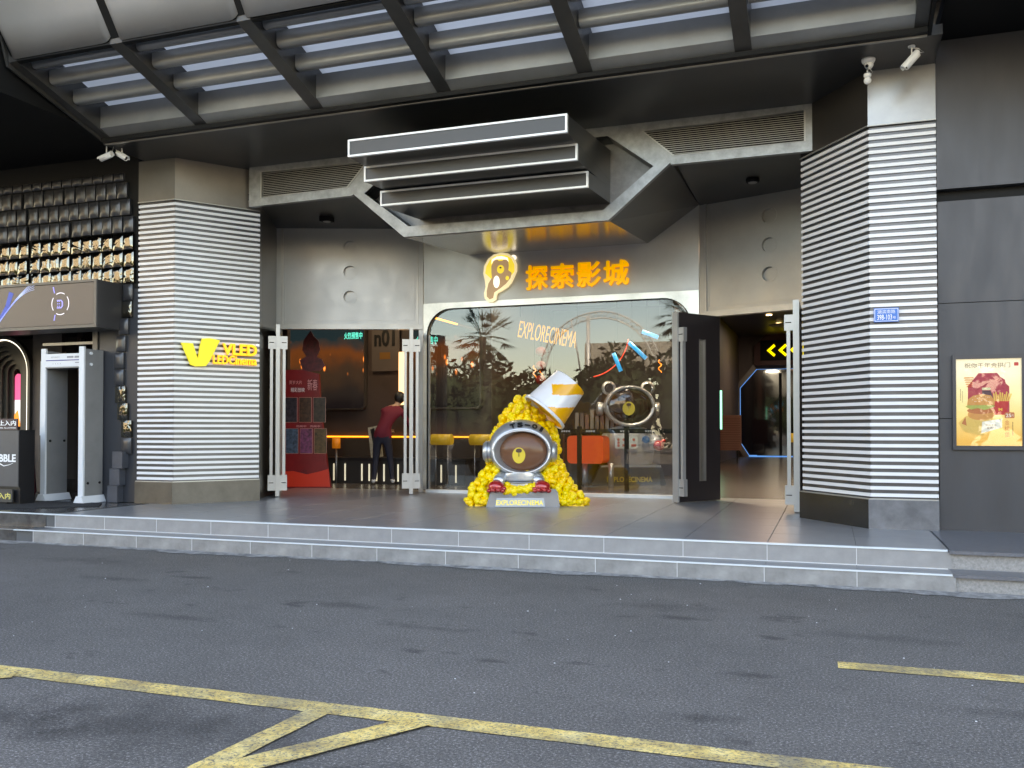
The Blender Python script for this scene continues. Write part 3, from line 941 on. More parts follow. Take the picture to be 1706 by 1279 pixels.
# outline of the badge: disc running out into a hooked tail, in metres round its centre
def badge(s):
    pts = []
    for a in range(-35, 200, 12):
        pts.append((s * .275 * math.cos(RAD(a)) + .02, s * .30 * math.sin(RAD(a)) + .06))
    return pts
rim = [(.25, -.05), (.30, .06), (.30, .17), (.25, .28), (.155, .35), (.03, .37), (-.09, .35), (-.19, .285), (-.26, .17), (-.275, .05), (-.245, -.07), (-.235, -.17), (-.26, -.27),
       (-.25, -.36), (-.19, -.42), (-.11, -.425), (-.055, -.385), (-.045, -.32), (-.03, -.285), (.06, -.245), (.14, -.20), (.21, -.13)]
MB().prism(rim, -.05, -.012).build('rim', emb_cream, t)
def scale(p, s, dx=0, dz=0): return [((x - .02) * s + .02 + dx, (z - .0) * s + dz) for x, z in p]
MB().prism([(-.24, .05), (-.22, .16), (-.16, .255), (-.07, .32), (.03, .335), (.14, .315), (.22, .255), (.265, .16), (.265, .05), (.22, .0), (.1, -.02), (-.12, -.06)], -.054, -.05).build('backing', emb_yellow, t)
MB().prism([(-.13, .16), (-.09, .25), (-.03, .265), (0, .235), (.06, .235), (.10, .275), (.16, .24), (.17, .15), (.16, .08), (.22, .03), (.20, -.05), (.12, -.14), (.02, -.21), (-.08, -.27), (-.10, -.36), (-.16, -.38),
            (-.21, -.33), (-.21, -.24), (-.18, -.12), (-.12, -.03), (-.13, .06)], -.058, -.054).build('figure', emb_brown, t)
MB().prism(circle(-.04, -.10, .055, 16, .10), -.062, -.058).build('white_patch', emb_white, t)
MB().prism([(-.13, .19), (-.12, .27), (-.04, .31), (.05, .315), (.15, .28), (.17, .21), (.13, .25), (.04, .262), (-.05, .265), (-.10, .24)], -.062, -.058).build('white_patch', emb_white, t)
MB().prism(circle(.03, .10, .062, 20, .07), -.062, -.058).build('yellow_patch', emb_yellow, t)
MB().prism(circle(.145, -.05, .03, 16, .035), -.062, -.058).build('yellow_patch', emb_yellow, t)
MB().prism(circle(.03, .125, .02, 12, .013), -.065, -.062).build('dark_spot', nose_m, t)
t2 = MB().prism(circle(0, 0, .042, 24), -.03, 0).build('round_lamp', emb_white, None, (-4.79, 13.70, 4.145))
tag(t2, 'small white disc to the upper right of the round emblem', 'emblem')

# VLED sign on the left pillar's slanted face
d = Vector((.711, .989)).normalized()
base = Vector((-8.67, 10.33))
ang = math.atan2(.989, .711)
K = 1.218
t = thing('led_cinema_sign', 'yellow VLED LEDCinema lettering with a big V mark on the left louvred pillar', 'sign', (base.x, base.y, 2.3), ang)
yo = -.035
V1 = [(.068, .285), (.205, .285), (.265, .06), (.29, .25), (.315, .36), (.40, .372), (.475, .36), (.53, .345), (.40, .03), (.36, -.03), (.24, -.04), (.18, -.02)]
V1 = [(x * K * .96, z) for x, z in V1]
MB().prism(V1, yo - .045, yo).build('v_mark', yellow_sign, t)
yl = M('yellow letter', (.95, .62, .02), .4, emis=((1, .6, 0), .35))
text('letter_row', 'VLED', yl, t, .552 * K, .955 * K, .15, .305, yo, .03, 0, side=orange_edge, heavy=.008)
text('letter_row', 'LEDCinema', yl, t, .437 * K, .955 * K, .012, .135, yo, .03, 0, side=orange_edge, heavy=.004)
MB().prism(circle(.965 * K, .315, .012, 10), yo - .02, yo).build('dot', emb_white, t)

# ------------------------------------------------------------------ doors
def pull_handle(t, x, mat, z0=.42, z1=2.83, side=1, off=.095, both=True):
    """rod with its two square plates, on one or both faces of a leaf lying in local xz"""
    for s in ((-1, 1) if both else (side,)):
        h = MB().box(x - .03, x + .03, s * off - .022, s * off + .022, z0 + .12, z1 - .08).build('handle', mat, t)
        for za, zb in ((z0, z0 + .24), (z1 - .2, z1)):
            MB().box(x - .035, x + .035, min(s * .03, s * .145), max(s * .03, s * .145), za, zb).build('plate', mat, h)
            MB().tube([(x - .04, s * .06, (za + zb) / 2), (x - .04, s * .13, (za + zb) / 2)], .006, 6).build('bolt', black_matte, h)

def leaf(label, P, Q, top, thick, slit=True, edge=steel_light, both=True, off=.095, hs=1, body=door_brown):
    P, Q = Vector(P), Vector(Q)
    w = (Q - P).length
    t = thing('glazed_door', label, 'door', (P.x, P.y, L), math.atan2(Q.y - P.y, Q.x - P.x))
    H = top - L
    th = thick / 2
    if slit:
        a, b = w * .50, w * .66
        m = MB().box(.03, a, -th, th, .012, H).box(b, w, -th, th, .012, H).box(a, b, -th, th, .012, .30).box(a, b, -th, th, 2.36, H)
        m.build('leaf', body, t)
        MB().box(a, b, -th * .3, th * .3, .30, 2.36).build('pane', shop_glass, t)
        m = MB()
        m.box(a - .0, a + .02, -th - .004, th + .004, .30, 2.36).box(b - .02, b, -th - .004, th + .004, .30, 2.36)
        m.build('pane_frame', steel_frame, t)
    else:
        m = MB().box(.03, .13, -th, th, .012, H).box(w - .1, w, -th, th, .012, H).box(.13, w - .1, -th, th, .012, .15).box(.13, w - .1, -th, th, H - .12, H)
        m.build('leaf', body, t)
        MB().box(.13, w - .1, -.006, .006, .15, H - .12).build('pane', thin_glass, t)
    bx('leading_edge', edge, t, 0, .03, -th - .002, th + .002, .012, H)
    pull_handle(t, .06, steel_light, .10, 2.50, hs, off, both)
    return t
leaf('open glass door leaf seen edge-on beside the left louvred pillar', (-8.065, 11.96), (-8.76, 12.99), 3.0, .055, slit=False)
leaf('open glass door leaf seen edge-on between the left entrance and the big window', (-6.33, 13.1), (-6.84, 14.13), 3.0, .055, slit=False)
leaf('dark open door leaf with a narrow glass slit in front of the big window', (-2.07, 12.87), (-1.56, 13.60), 3.04, .10, slit=True, both=False, hs=-1, off=.10)
leaf('open door leaf seen edge-on beside the right louvred pillar', (-.385, 11.85), (-.37, 12.95), 3.0, .07, slit=False, both=False, hs=1)

# ------------------------------------------------------------------ interior shell
S = lambda o: structure(o)
S(bx('interior_floor', int_floor, None, -14, 6, 14.095, 60, L - .01, L))
S(bx('interior_ceiling', int_ceil, None, -14, -3.2, 14.15, 22, 4.2, 4.3))
S(bx('interior_ceiling', int_ceil, None, -3.4, 6, 14.15, 60, 5.0, 5.1))
S(bx('interior_wall', int_wall, None, -14, -6.2, 16.4, 16.6, L, 4.3))
S(bx('interior_wall', int_wall, None, -12.1, -12, 12, 16.4, L, 4.3))
S(bx('interior_wall', int_wall, None, -6.35, -6.2, 16.6, 20.6, L, 4.3))
S(bx('interior_wall', M('interior back wall', (.035, .024, .022), .5), None, -6.3, -3.3, 20.5, 20.7, L, 5))
S(bx('interior_wall', int_salmon, None, -3.45, -3.3, 20.7, 36, L, 5))
S(bx('interior_wall', int_salmon, None, -3.45, 6, 36.05, 36.2, L, 5))
S(bx('interior_wall', int_wall, None, 3.5, 3.6, 12.5, 60, L, 5))
S(bx('interior_wall', black_matte, None, -14, 6, 59, 59.2, L, 5))
LAMPS = ['over the space suit figure', 'behind the left jamb of the big window', 'over the red standee', 'over the glass barrier and orange seat', 'over the back of the window room', 'just inside the right entrance', 'halfway down the right hall', 'in front of the blue lit portal']  # added fill lights, unseen from the street, brightening the figure and hall
for (x, y, z, e, c, s) in ((-3.2, 15.4, 4.9, 330, (1, .86, .76), .8), (-5.6, 15.0, 4.1, 40, (1, .84, .7), .8), (-8.6, 15.0, 4.1, 22, (1, .72, .5), 1.0), (-4.6, 16.2, 4.1, 26, (1, .80, .66), 1.2), (-5.0, 18.8, 4.1, 26, (1, .75, .55), 1.0),
                           (-1.6, 17.5, 4.85, 30, (1, .60, .40), 1.0), (-1.4, 24.5, 4.85, 62, (1, .55, .38), 1.0), (-1.4, 31.5, 4.85, 50, (.8, .7, .75), 1.0)):
    ld = bpy.data.lights.new('fill_lamp', 'AREA')
    ld.energy = e * .16; ld.color = (c[0], min(1, c[1] + .14), min(1, c[2] + .14)); ld.size = s; ld.shape = 'DISK'
    lo = bpy.data.objects.new('fill_lamp_light', ld)
    COL.objects.link(lo); lo.location = (x, y, z - .03)
    o = MB().lathe([(s * .5, 0), (s * .5, .04)], 24).build('fill_lamp', M('fill lamp disc', (.3, .28, .25), .5), None, (x, y, z + .0))
    tag(o, 'round added fill lamp ' + LAMPS.pop(0), 'lamp', 'unseen fill lamps added under the hall ceiling')
    lo.parent = o; lo.location = (0, 0, -.03)

# ------------------------------------------------------------------ left neighbour: tiled wall, screen header, gate, arch
TW = thing('tiled_wall', 'black wall of puffed square tiles above the neighbouring entrance on the left', 'wall')
bx('backing', black_matte, TW, -16, -9.38, 10.42, 10.7, 3.40, 8)
bx('backing', M('slate backing', (.03, .032, .038), .4), TW, -10.08, -9.34, 10.42, 10.7, L, 3.40)
def puff(w, h, d, mat, amt=.018):
    N = 6
    vs, fs = [], []
    for j in range(N + 1):
        for i in range(N + 1):
            u, v = i / N * 2 - 1, j / N * 2 - 1
            y = -d - amt * (1 - u ** 4) * (1 - v ** 4) * (.6 + .4 * (1 - u * u) * (1 - v * v)) + .012 * max(abs(u), abs(v)) ** 10
            vs.append((u * w / 2, y, v * h / 2))
    fs = [(j * (N + 1) + i, j * (N + 1) + i + 1, (j + 1) * (N + 1) + i + 1, (j + 1) * (N + 1) + i) for j in range(N) for i in range(N)]
    mb = MB().add(vs, fs, 0, True)
    w2, h2 = w / 2, h / 2
    mb.add([(-w2, -d + .012, -h2), (w2, -d + .012, -h2), (w2, -d + .012, h2), (-w2, -d + .012, h2), (-w2, 0, -h2), (w2, 0, -h2), (w2, 0, h2), (-w2, 0, h2)],
           [(0, 4, 5, 1), (1, 5, 6, 2), (2, 6, 7, 3), (3, 7, 4, 0)])
    return mb.mesh('tile', mat)
meshes = [puff(.180, .236, .05, tile_black, a) for a in (.001, .002, .003)]
meshesd = [puff(.172, .228, .05, tile_dull, a) for a in (.010, .014, .018)]
rr = random.Random(11)
rowsz = [3.60, 3.84, 4.085, 4.335, 4.585, 4.835]
xend = [-9.52, -9.52, -9.53, -9.53, -9.58, -9.65, -9.70]
for r, z in enumerate(rowsz):
    for k in range(22):
        x = xend[r] - .193 * k - (0.05 if k > 9 else 0) - (.03 if r % 2 and k > 5 else 0)
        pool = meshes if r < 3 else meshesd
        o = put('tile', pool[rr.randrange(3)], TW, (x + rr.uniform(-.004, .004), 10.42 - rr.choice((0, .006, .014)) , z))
        o.rotation_euler = (rr.uniform(-.012, .012), 0, rr.uniform(-.015, .015))
for k in range(20):                                      # short top row
    o = put('tile', meshesd[k % 3], TW, (-9.72 - .193 * k, 10.42, 5.03))
    o.scale = (1, 1, .5)
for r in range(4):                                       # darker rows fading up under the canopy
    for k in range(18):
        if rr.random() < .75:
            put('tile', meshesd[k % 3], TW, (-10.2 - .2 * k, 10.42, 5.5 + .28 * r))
# stepped column of single tiles beside the pillar
cx = [210, 208, 201.5, 196, 192.5, 192.5, 196, 201, 209, 209.5]
for i, u in enumerate(cx):
    x = -9.66 + (u - 196) * .0087
    z = 3.37 - i * .2465
    put('tile', (meshes if i in (1, 6, 7, 8) else meshesd)[i % 3], TW, (x, 10.42, z - .02))
for i, u in enumerate((200, 194, 190)):
    x = -9.66 + (u - 196) * .0087
    bx('step_block', M('slate block', (.06, .065, .078), .35, var=(4, .8, 1.2)), TW, x - .09, x + .09, 10.30, 10.42, L + .245 * (2 - i), L + .245 * (3 - i) - .006)
rebase(TW, (-12, 10.42, L))
UW = S(bx('dark_recess_wall', black_matte, None, -40, -16, 10.42, 12, 0, 9))
o = bx('side_soffit', black_matte, None, -30, -9.22, 6.6, 10.6, 5.36, 12)
tag(o, 'black overhang at the upper left beside the end of the canopy', 'overhang')

t = thing('screen_header', 'grey box over the left doorway with a video screen showing a ring emblem', 'display')
hm = M('header box grey', (.10, .098, .095), .35, .4)
bx('box', hm, t, -16, -9.66, 9.93, 10.40, 2.80, 3.47)
bx('side_panel', M('header side', (.035, .033, .033), .4), t, -9.659, -9.645, 9.93, 10.40, 2.80, 3.47)
bx('edge', hm, t, -16, -9.645, 9.905, 9.93, 3.44, 3.475)
bx('edge', hm, t, -16, -9.645, 9.905, 9.93, 2.80, 2.84)
bx('edge', hm, t, -9.685, -9.645, 9.905, 9.93, 2.84, 3.44)
scr = M('header screen', (.05, .052, .058), .22, emis=((.09, .09, .11), .12))
m = MB().box(-15.9, -9.69, 9.915, 9.93, 2.85, 3.43)
sn = m.build('screen', scr, t)
m = MB()
cx_, cz_ = -10.30, 3.155
for a0, a1 in ((60, 118), (-38, 38), (242, 298), (145, 215)):
    ring(m, cx_, cz_, .150, .160, 9.914, 0, a0, a1, 40)
m.build('ring_mark', M('screen white', (.8, .8, .9), .5, emis=((.75, .75, 1), .5)), sn)
m = MB()
m.prism([(-10.36, 3.21), (-10.28, 3.21), (-10.25, 3.18), (-10.25, 3.12), (-10.28, 3.09), (-10.36, 3.09), (-10.36, 3.105), (-10.29, 3.105), (-10.27, 3.125), (-10.27, 3.175), (-10.29, 3.195), (-10.36, 3.195)], 9.910, 9.914)
for k in range(3):
    for q in range(2):
        m.prism(circle(-10.345 + q * .03, 3.12 + k * .035, .008, 8), 9.910, 9.914)
m.prism([(-10.44, 3.40), (-10.42, 3.40), (-10.40, 3.31), (-10.415, 3.31)], 9.911, 9.914)
m.prism([(-10.42, 2.92), (-10.40, 2.92), (-10.385, 3.0), (-10.40, 3.0)], 9.911, 9.914)
m.build('ring_mark', M('screen violet', (.3, .3, .9), .5, emis=((.3, .3, 1), .35)), sn)
m = MB()
def streak(mb, pts, w0, w1, y):
    for i in range(len(pts) - 1):
        a, b = Vector(pts[i]), Vector(pts[i + 1])
        n_ = Vector((-(b - a).y, (b - a).x)).normalized()
        wa = w0 + (w1 - w0) * i / (len(pts) - 1)
        wb = w0 + (w1 - w0) * (i + 1) / (len(pts) - 1)
        mb.prism([tuple(a + n_ * wa), tuple(b + n_ * wb), tuple(b - n_ * wb), tuple(a - n_ * wa)], y - .002, y)
for q in range(5):
    pts = [(-11.5 + .9 * s, 2.88 + .10 * q * s + .5 * math.sin(s * 1.9) * (1 - .1 * q)) for s in [i / 10 for i in range(9)]]
    streak(m, pts, .006 + .004 * (q == 2), .002, 9.913)
m.build('light_streak', M('screen streak', (.5, .6, 1), .5, emis=((.45, .6, 1), .22)), sn)
m = MB()
streak(m, [(-11.6, 2.87), (-11.42, 3.0), (-11.3, 3.15), (-11.22, 3.36)], .02, .045, 9.9145)
m.build('light_streak', M('screen blue', (.05, .08, .4), .5, emis=((.04, .12, .6), .2)), sn)
bx('post', hm, t, -10.19, -10.10, 10.40, 10.44, L, 2.80)
rebase(t, (-12, 10.2, 2.8))


# dark room behind
S(bx('dark_room_wall', M('dark room wall', (.035, .026, .024), .6), None, -20, -9.9, 15.0, 15.1, 0, 3.5))
S(bx('dark_room_wall', black_matte, None, -10.08, -10.02, 10.75, 15, 0, 3.5))
S(bx('dark_room_ceiling', black_matte, None, -20, -9.8, 10.4, 15, 3.35, 3.45))
# arched portal of nested rings
t = thing('arched_portal', 'dark arch of nested oval frames with a white light line and pink centre', 'doorway', (-13.29, 11.6, L))
def archring(mb, r0, r1, hz, ya, yb, mi=0):
    o_, i_ = [], []
    for a in range(0, 181, 9):
        o_.append((r1 * math.cos(RAD(a)), hz + r1 * math.sin(RAD(a))))
        i_.append((r0 * math.cos(RAD(a)), hz + r0 * math.sin(RAD(a))))
    o_ = [(r1, 0)] + o_ + [(-r1, 0)]
    i_ = [(r0, 0)] + i_ + [(-r0, 0)]
    for k in range(len(o_) - 1):
        mb.prism([o_[k], o_[k + 1], i_[k + 1], i_[k]], ya, yb, 'y', mi)
arch_m = M('arch frame', (.05, .045, .038), .35, .2)
rs = [.53, .455, .38, .305, .23, .155, .08]
for k in range(6):
    m = MB()
    archring(m, rs[k + 1], rs[k], 2.02, .055 * k, .055 * k + .06)
    m.build('arch_frame', arch_m, t)
m = MB(); archring(m, .545, .562, 2.02, -.02, .01); m.build('light_line', led_white, t)
m = MB(); archring(m, .565, .62, 2.02, -.03, .05); m.build('arch_frame', arch_m, t)
a = [(.075, 1.56)] + [(.075 * math.cos(RAD(q)), 1.94 + .075 * math.sin(RAD(q))) for q in range(0, 181, 15)] + [(-.075, 1.56)]
MB().prism(a, .30, .32).build('pink_screen', M('pink screen', (.8, .1, .3), .4, emis=((.9, .10, .30), .65)), t)
MB().prism([(-.075, 1.1), (.075, 1.1), (.075, 1.56), (-.075, 1.56)], .30, .32).build('white_screen', M('pale screen', (.7, .75, .8), .4, emis=((.75, .8, .9), .6)), t)
MB().prism([(-.075, 1.1), (.065, 1.1), (.0, 1.38), (-.075, 1.30)], .29, .299).build('orange_patch', M('screen orange', (.9, .3, .05), .4, emis=((1, .3, .03), .6)), t)
aw = M('arch wall brown', (.06, .045, .038), .5, var=(3, .8, 1.3))
bx('surround', aw, t, .62, 1.25, .03, .10, 0, 2.9)
bx('surround', aw, t, -2.5, .62, .03, .10, 2.64, 2.9)

# walk-through metal detector
t = thing('walk_through_gate', 'white and grey walk-through metal detector gate standing in the left doorway', 'security gate')
gm = M('gate panel grey', (.23, .228, .225), .45, .1, var=(3, .9, 1.08))
ge = M('gate edge pale', (.66, .68, .70), .4)
for x0, x1, ya, yb in ((-10.915, -10.835, 10.17, 10.58), (-10.065, -9.985, 10.03, 10.40)):
    m = MB()
    m.box(x0, x1, ya + .02, yb, L + .06, 2.52)
    pn = m.build('side_panel', gm, t)
    m = MB().box(x0 - .004, x1 + .004, ya, ya + .03, L + .05, 2.55)
    m.build('edge_strip', ge, pn)
    MB().prism([(x0 - .06, L), (x1 + .05, L), (x1 + .006, L + .10), (x0 - .01, L + .10)], ya - .03, yb + .04, 'y').build('foot', ge, pn)
    for z in (1.0, ):
        m = MB()
        for yy in (ya + .09, yb - .06):
            m.tube([(x1 - .01, yy, 1.20 if x0 < -10.5 else .60), (x1 + .012, yy, 1.20 if x0 < -10.5 else .60)], .018, 10)
        m.build('screw', black_matte, pn)
m = MB()
for z in (2.30, 2.46):
    m.tube([(-9.99, 10.16, z), (-9.965, 10.16, z)], .022, 10)
m.build('screw', ge, t)
cbm = MB().prism([(-10.835, 2.28), (-10.065, 2.28), (-10.065, 2.47), (-10.835, 2.47)], 10.16, 10.42).build('crossbar', ge, t)
bx('crossbar_underside', gm, cbm, -10.83, -10.07, 10.165, 10.415, 2.262, 2.279)
bx('blue_line', M('blue line', (.03, .04, .25), .4), cbm, -10.81, -10.07, 10.152, 10.16, 2.368, 2.38)
gt = M('grey print', (.25, .25, .27), .5)
text('label_print', 'SECURITY', gt, cbm, -10.72, -10.56, 2.41, 2.43, 10.16, .001)
m = MB()
for k in range(4): m.prism(circle(-10.68 + k * .045, 2.325, .006, 8), 10.157, 10.16)
m.box(-10.27, -10.18, 10.157, 10.16, 2.33, 2.342)
m.box(-10.42, -10.30, 10.157, 10.16, 2.405, 2.432); m.box(-10.28, -10.16, 10.157, 10.16, 2.405, 2.432)
m.build('indicator', gt, cbm)
rebase(t, (-10.45, 10.3, L))

# small display board, lamp and bracket in the dark doorway
t = thing('notice_board', 'narrow white and blue notice stand between the arch and the gate', 'notice', (-12.02, 11.2, L))
bx('board', ge, t, -.02, .30, 0, .03, .95, 2.15)
bx('blue_panel', M('notice blue', (.02, .10, .45), .4), t, .0, .28, -.006, 0, 1.35, 1.78)
bx('dark_panel', black_text, t, .0, .28, -.006, 0, 1.82, 2.12)
m = MB()
for k in range(12): m.box(.04, .25, -.008, -.006, 1.0 + k * .028, 1.01 + k * .028)
m.build('print', gt, t)
text('print', '须知', plate_white, t, .05, .23, 1.5, 1.68, -.006, .002)
bx('stand', black_matte, t, .12, .16, .03, .06, 0, 1.9)
t = thing('patterned_panel', 'small lit panel with lilac floral pattern above the gate', 'panel', (-11.85, 12.2, 2.42))
pm = M('floral print', (.5, .38, .5), .5, var=(38, .25, 1.7), emis=((.6, .4, .6), .06))
bx('print', pm, t, 0, .28, 0, .02, .02, .30)
m = MB().box(-.02, 0, -.01, .03, 0, .32).box(.28, .30, -.01, .03, 0, .32).box(0, .28, -.01, .03, .3, .32)
m.build('frame', gm, t)
t = thing('spot_lamp', 'small black spot lamp hanging from the header over the gate', 'lamp', (-10.86, 10.9, 2.78))
MB().lathe([(.035, -.22), (.04, -.20), (.04, -.02), (.02, 0)], 14).build('housing', plinth_dark, t)
MB().lathe([(.026, -.225), (.026, -.221)], 14).build('lens', led_warm, t)
MB().tube([(0, 0, 0), (0, 0, .55)], .008, 6).build('stem', black_matte, t)
t = bx('cross_rail', trim_grey, None, -11.3, -10.12, 10.55, 10.58, 2.64, 2.68)
tag(t, 'thin grey rail across the doorway above the gate', 'rail')

# lectern like black counter with lettering and the two notices
t = thing('reception_stand', 'black stand lettered BUBBLE with a swoosh at the left edge', 'stand', (-10.69, 9.60, L))
MB().box(-2.6, 0, 0, .26, .23, 1.04).box(-2.6, 0, .02, .26, 0, .23).build('body', M('stand black', (.012, .011, .012), .4), t)
bx('front_panel', M('stand front grey', (.075, .075, .08), .35, var=(2, .9, 1.1)), t, -2.6, -.005, -.012, 0, .25, 1.03)
text('lettering', 'BUBBLE', plate_white, t, -.55, -.05, .59, .70, -.012, .002, .03)
m = MB()
streak(m, [(-.50, .55), (-.34, .565), (-.27, .535), (-.18, .55), (-.10, .575)], .010, .002, -.0125)
m.build('swoosh', plate_white, t)
t = thing('notice_plate', 'small black plate with white Chinese lettering on top of the stand at the left edge', 'sign', (-10.78, 9.64, L + 1.04))
bx('plate', M('notice dark', (.06, .03, .035), .4), t, -.9, .0, 0, .02, .0, .16)
text('lettering', '未成年人禁止入内', plate_white, t, -.92, -.02, .06, .135, 0, .002, .02)
text('small_lettering', 'NO MINORS ALLOWED', plate_white, t, -.52, -.02, .02, .04, 0, .002, .0)
t = thing('floor_notice', 'low dark plate with yellow Chinese lettering at the foot of the stand', 'sign', (-10.77, 9.56, L))
bx('plate', M('notice grey', (.045, .045, .045), .4), t, -.9, .0, 0, .02, .03, .21)
text('lettering', '禁止未成年入内', M('yellow print', (.7, .6, .15), .5), t, -.85, -.03, .07, .16, 0, .002, .02)
bx('foot', black_matte, t, -.5, -.1, .0, .1, 0, .03)
t = thing('seated_guest', 'dim red and white folded umbrella leaning inside the left doorway', 'umbrella', (-11.52, 10.6, L))
t.name = 'folded_umbrella'
MB().tube([(0, 0, 0), (0, 0, .1), (-.02, 0, .8)], [.01, .05, .015], 8).build('canopy', M('umbrella red', (.18, .03, .04), .6), t)
MB().tube([(-.02, 0, .8), (-.02, 0, .95)], .01, 6).build('handle', black_matte, t)

# ------------------------------------------------------------------ poster light box on the right wall
t = thing('poster_light_box', 'framed lit burger meal poster on the slate wall at the right edge', 'poster', (1.545, 10.358, 1.648))
m = MB().box(-.335, -.302, -.045, 0, -.49, .49).box(.302, .335, -.045, 0, -.49, .49).box(-.302, .302, -.045, 0, .447, .49).box(-.302, .302, -.045, 0, -.49, -.447)
m.build('frame', M('poster frame', (.05, .05, .055), .35, .3), t)
def E(c, s=.42): return ((*c,), s)
PM = [M('poster ' + n_, c_, .35, emis=(c_, .22)) for n_, c_ in (
    ('cream', (.78, .70, .48)), ('gold', (.74, .50, .15)), ('crimson', (.48, .05, .08)), ('bun', (.68, .32, .10)), ('lettuce', (.42, .45, .12)), ('patty', (.55, .18, .07)),
    ('fries', (.80, .55, .12)), ('red', (.58, .04, .04)), ('ink', (.14, .08, .05)), ('white', (.80, .78, .70)), ('cup', (.12, .06, .08)), ('orange', (.75, .34, .12)), ('pale green', (.66, .66, .40)))]
bgm = M('poster background', (.75, .6, .3), .35)
n, l, p = nodes_of(bgm)
tc = n.new('ShaderNodeTexCoord')
sx = n.new('ShaderNodeSeparateXYZ'); l.new(tc.outputs['Object'], sx.inputs[0])
mr = n.new('ShaderNodeMapRange'); mr.inputs['From Min'].default_value = -.45; mr.inputs['From Max'].default_value = .45; l.new(sx.outputs[2], mr.inputs[0])
ns = n.new('ShaderNodeTexNoise'); ns.inputs['Scale'].default_value = 3; l.new(tc.outputs['Object'], ns.inputs[0])
ad = n.new('ShaderNodeMath'); ad.operation = 'MULTIPLY_ADD'; ad.inputs[1].default_value = .35; l.new(ns.outputs[0], ad.inputs[0]); l.new(mr.outputs[0], ad.inputs[2])
cr = ramp(ad.outputs[0], [(.25, (.72, .42, .10)), (.5, (.78, .58, .22)), (.75, (.78, .70, .40)), (1.0, (.82, .74, .56))])
l.new(cr.outputs[0], p.inputs['Base Color']); l.new(cr.outputs[0], p.inputs['Emission Color']); p.inputs['Emission Strength'].default_value = .09
MB().box(-.302, .302, -.02, -.0, -.447, .447).build('print', bgm, t)
Y = -.0205
def pol(pts, mi, lay): 
    MB().prism(pts, Y - .0006 * lay, Y - .0006 * (lay - 1) + .0001 * 0).build('printed_shape', PM[mi], t)
pol([(-.19, -.02), (.19, -.14), (.19, .16), (.16, .19), (.15, .23), (.11, .26), (.08, .30), (-.09, .30), (-.12, .26), (-.15, .22), (-.19, .17)], 2, 1)
pol([(.02, .12), (.06, -.01), (.02, -.07), (-.05, .0), (-.06, .12)], 10, 2)
pol(rrect(-.06, .02, .125, .15, .01), 12, 2)
pol([(.05, -.13), (.16, -.13), (.185, .02), (.04, .02)], 7, 3)
for k in range(9):
    x = .05 + k * .016
    pol([(x, .01), (x + .012, .01), (x + .02 + (k - 4) * .004, .09 + .015 * math.sin(k * 2.3)), (x + .008 + (k - 4) * .004, .095 + .015 * math.sin(k * 2.3))], 6, 4)
pol([(-.28, -.21), (-.21, -.14), (.10, -.17), (.13, -.24), (-.07, -.345), (-.24, -.30)], 1, 5)
pol([(-.07, -.32), (-.06, -.20), (.12, -.17), (.12, -.26)], 9, 6)
pol([(-.25, -.22), (-.215, -.15), (-.205, -.24)], 5, 6)
pol(circle(-.07, -.125, .125, 20, .06), 3, 7)
pol(circle(-.07, -.085, .13, 20, .035), 5, 8)
pol([(-.215, -.045), (-.16, -.075), (-.10, -.06), (-.04, -.08), (.02, -.06), (.06, -.045), (.03, -.02), (-.18, -.02)], 4, 9)
pol([(-.20, -.03), (-.19, .03), (-.14, .07), (-.06, .085), (.02, .07), (.055, .02), (.055, -.03)], 3, 10)
rq = random.Random(4)
for k in range(14):
    pol(circle(-.07 + rq.uniform(-.09, .09), .03 + rq.uniform(-.03, .035), .005, 6, .003), 9, 11)
pol(rrect(.145, .235, -.165, -.105, .012), 5, 5)
for k in range(5): pol([(-.22 + k * .006, .26 - k * .022), (-.14 - k * .004, .26 - k * .022), (-.13 - k * .004, .247 - k * .022), (-.23 + k * .006, .247 - k * .022)], 11, 1)
pol(rrect(.235, .275, .37, .405, .004), 7, 1)
text('print_text', '祝你千年金拱门', PM[8], t, -.22, .20, .355, .405, Y, .001)
text('print_text', '25', PM[9], t, .155, .205, -.155, -.118, Y - .003, .001, .02)
text('print_text', '元', PM[9], t, .208, .228, -.148, -.125, Y - .003, .001)
text('print_text', '金', PM[5], t, .145, .19, -.235, -.185, Y, .001)
text('print_text', '桃', PM[5], t, .145, .19, -.295, -.245, Y, .001)
text('print_text', '堡', PM[5], t, .145, .19, -.355, -.305, Y, .001)
text('print_text', 'M', PM[6], t, .09, .125, -.09, -.06, Y - .0025, .001, .02)
text('print_text', '祝你千年', PM[8], t, -.03, .07, -.245, -.225, Y - .004, .001)
text('print_text', '金拱门', PM[8], t, -.02, .06, -.275, -.252, Y - .004, .001)
m = MB()
for k in range(10): m.box(-.262, -.256, Y - .001, Y, .02 + k * .012, .028 + k * .012)
for k in range(10): m.box(-.244, -.239, Y - .001, Y, .0 + k * .012, .008 + k * .012)
for k in range(10): m.box(.215, .222, Y - .001, Y, -.34 + k * .014, -.33 + k * .014)
m.build('fine_print', PM[8], t)
MB().box(-.302, .302, -.032, -.029, -.447, .447).build('glass', thin_glass, t)

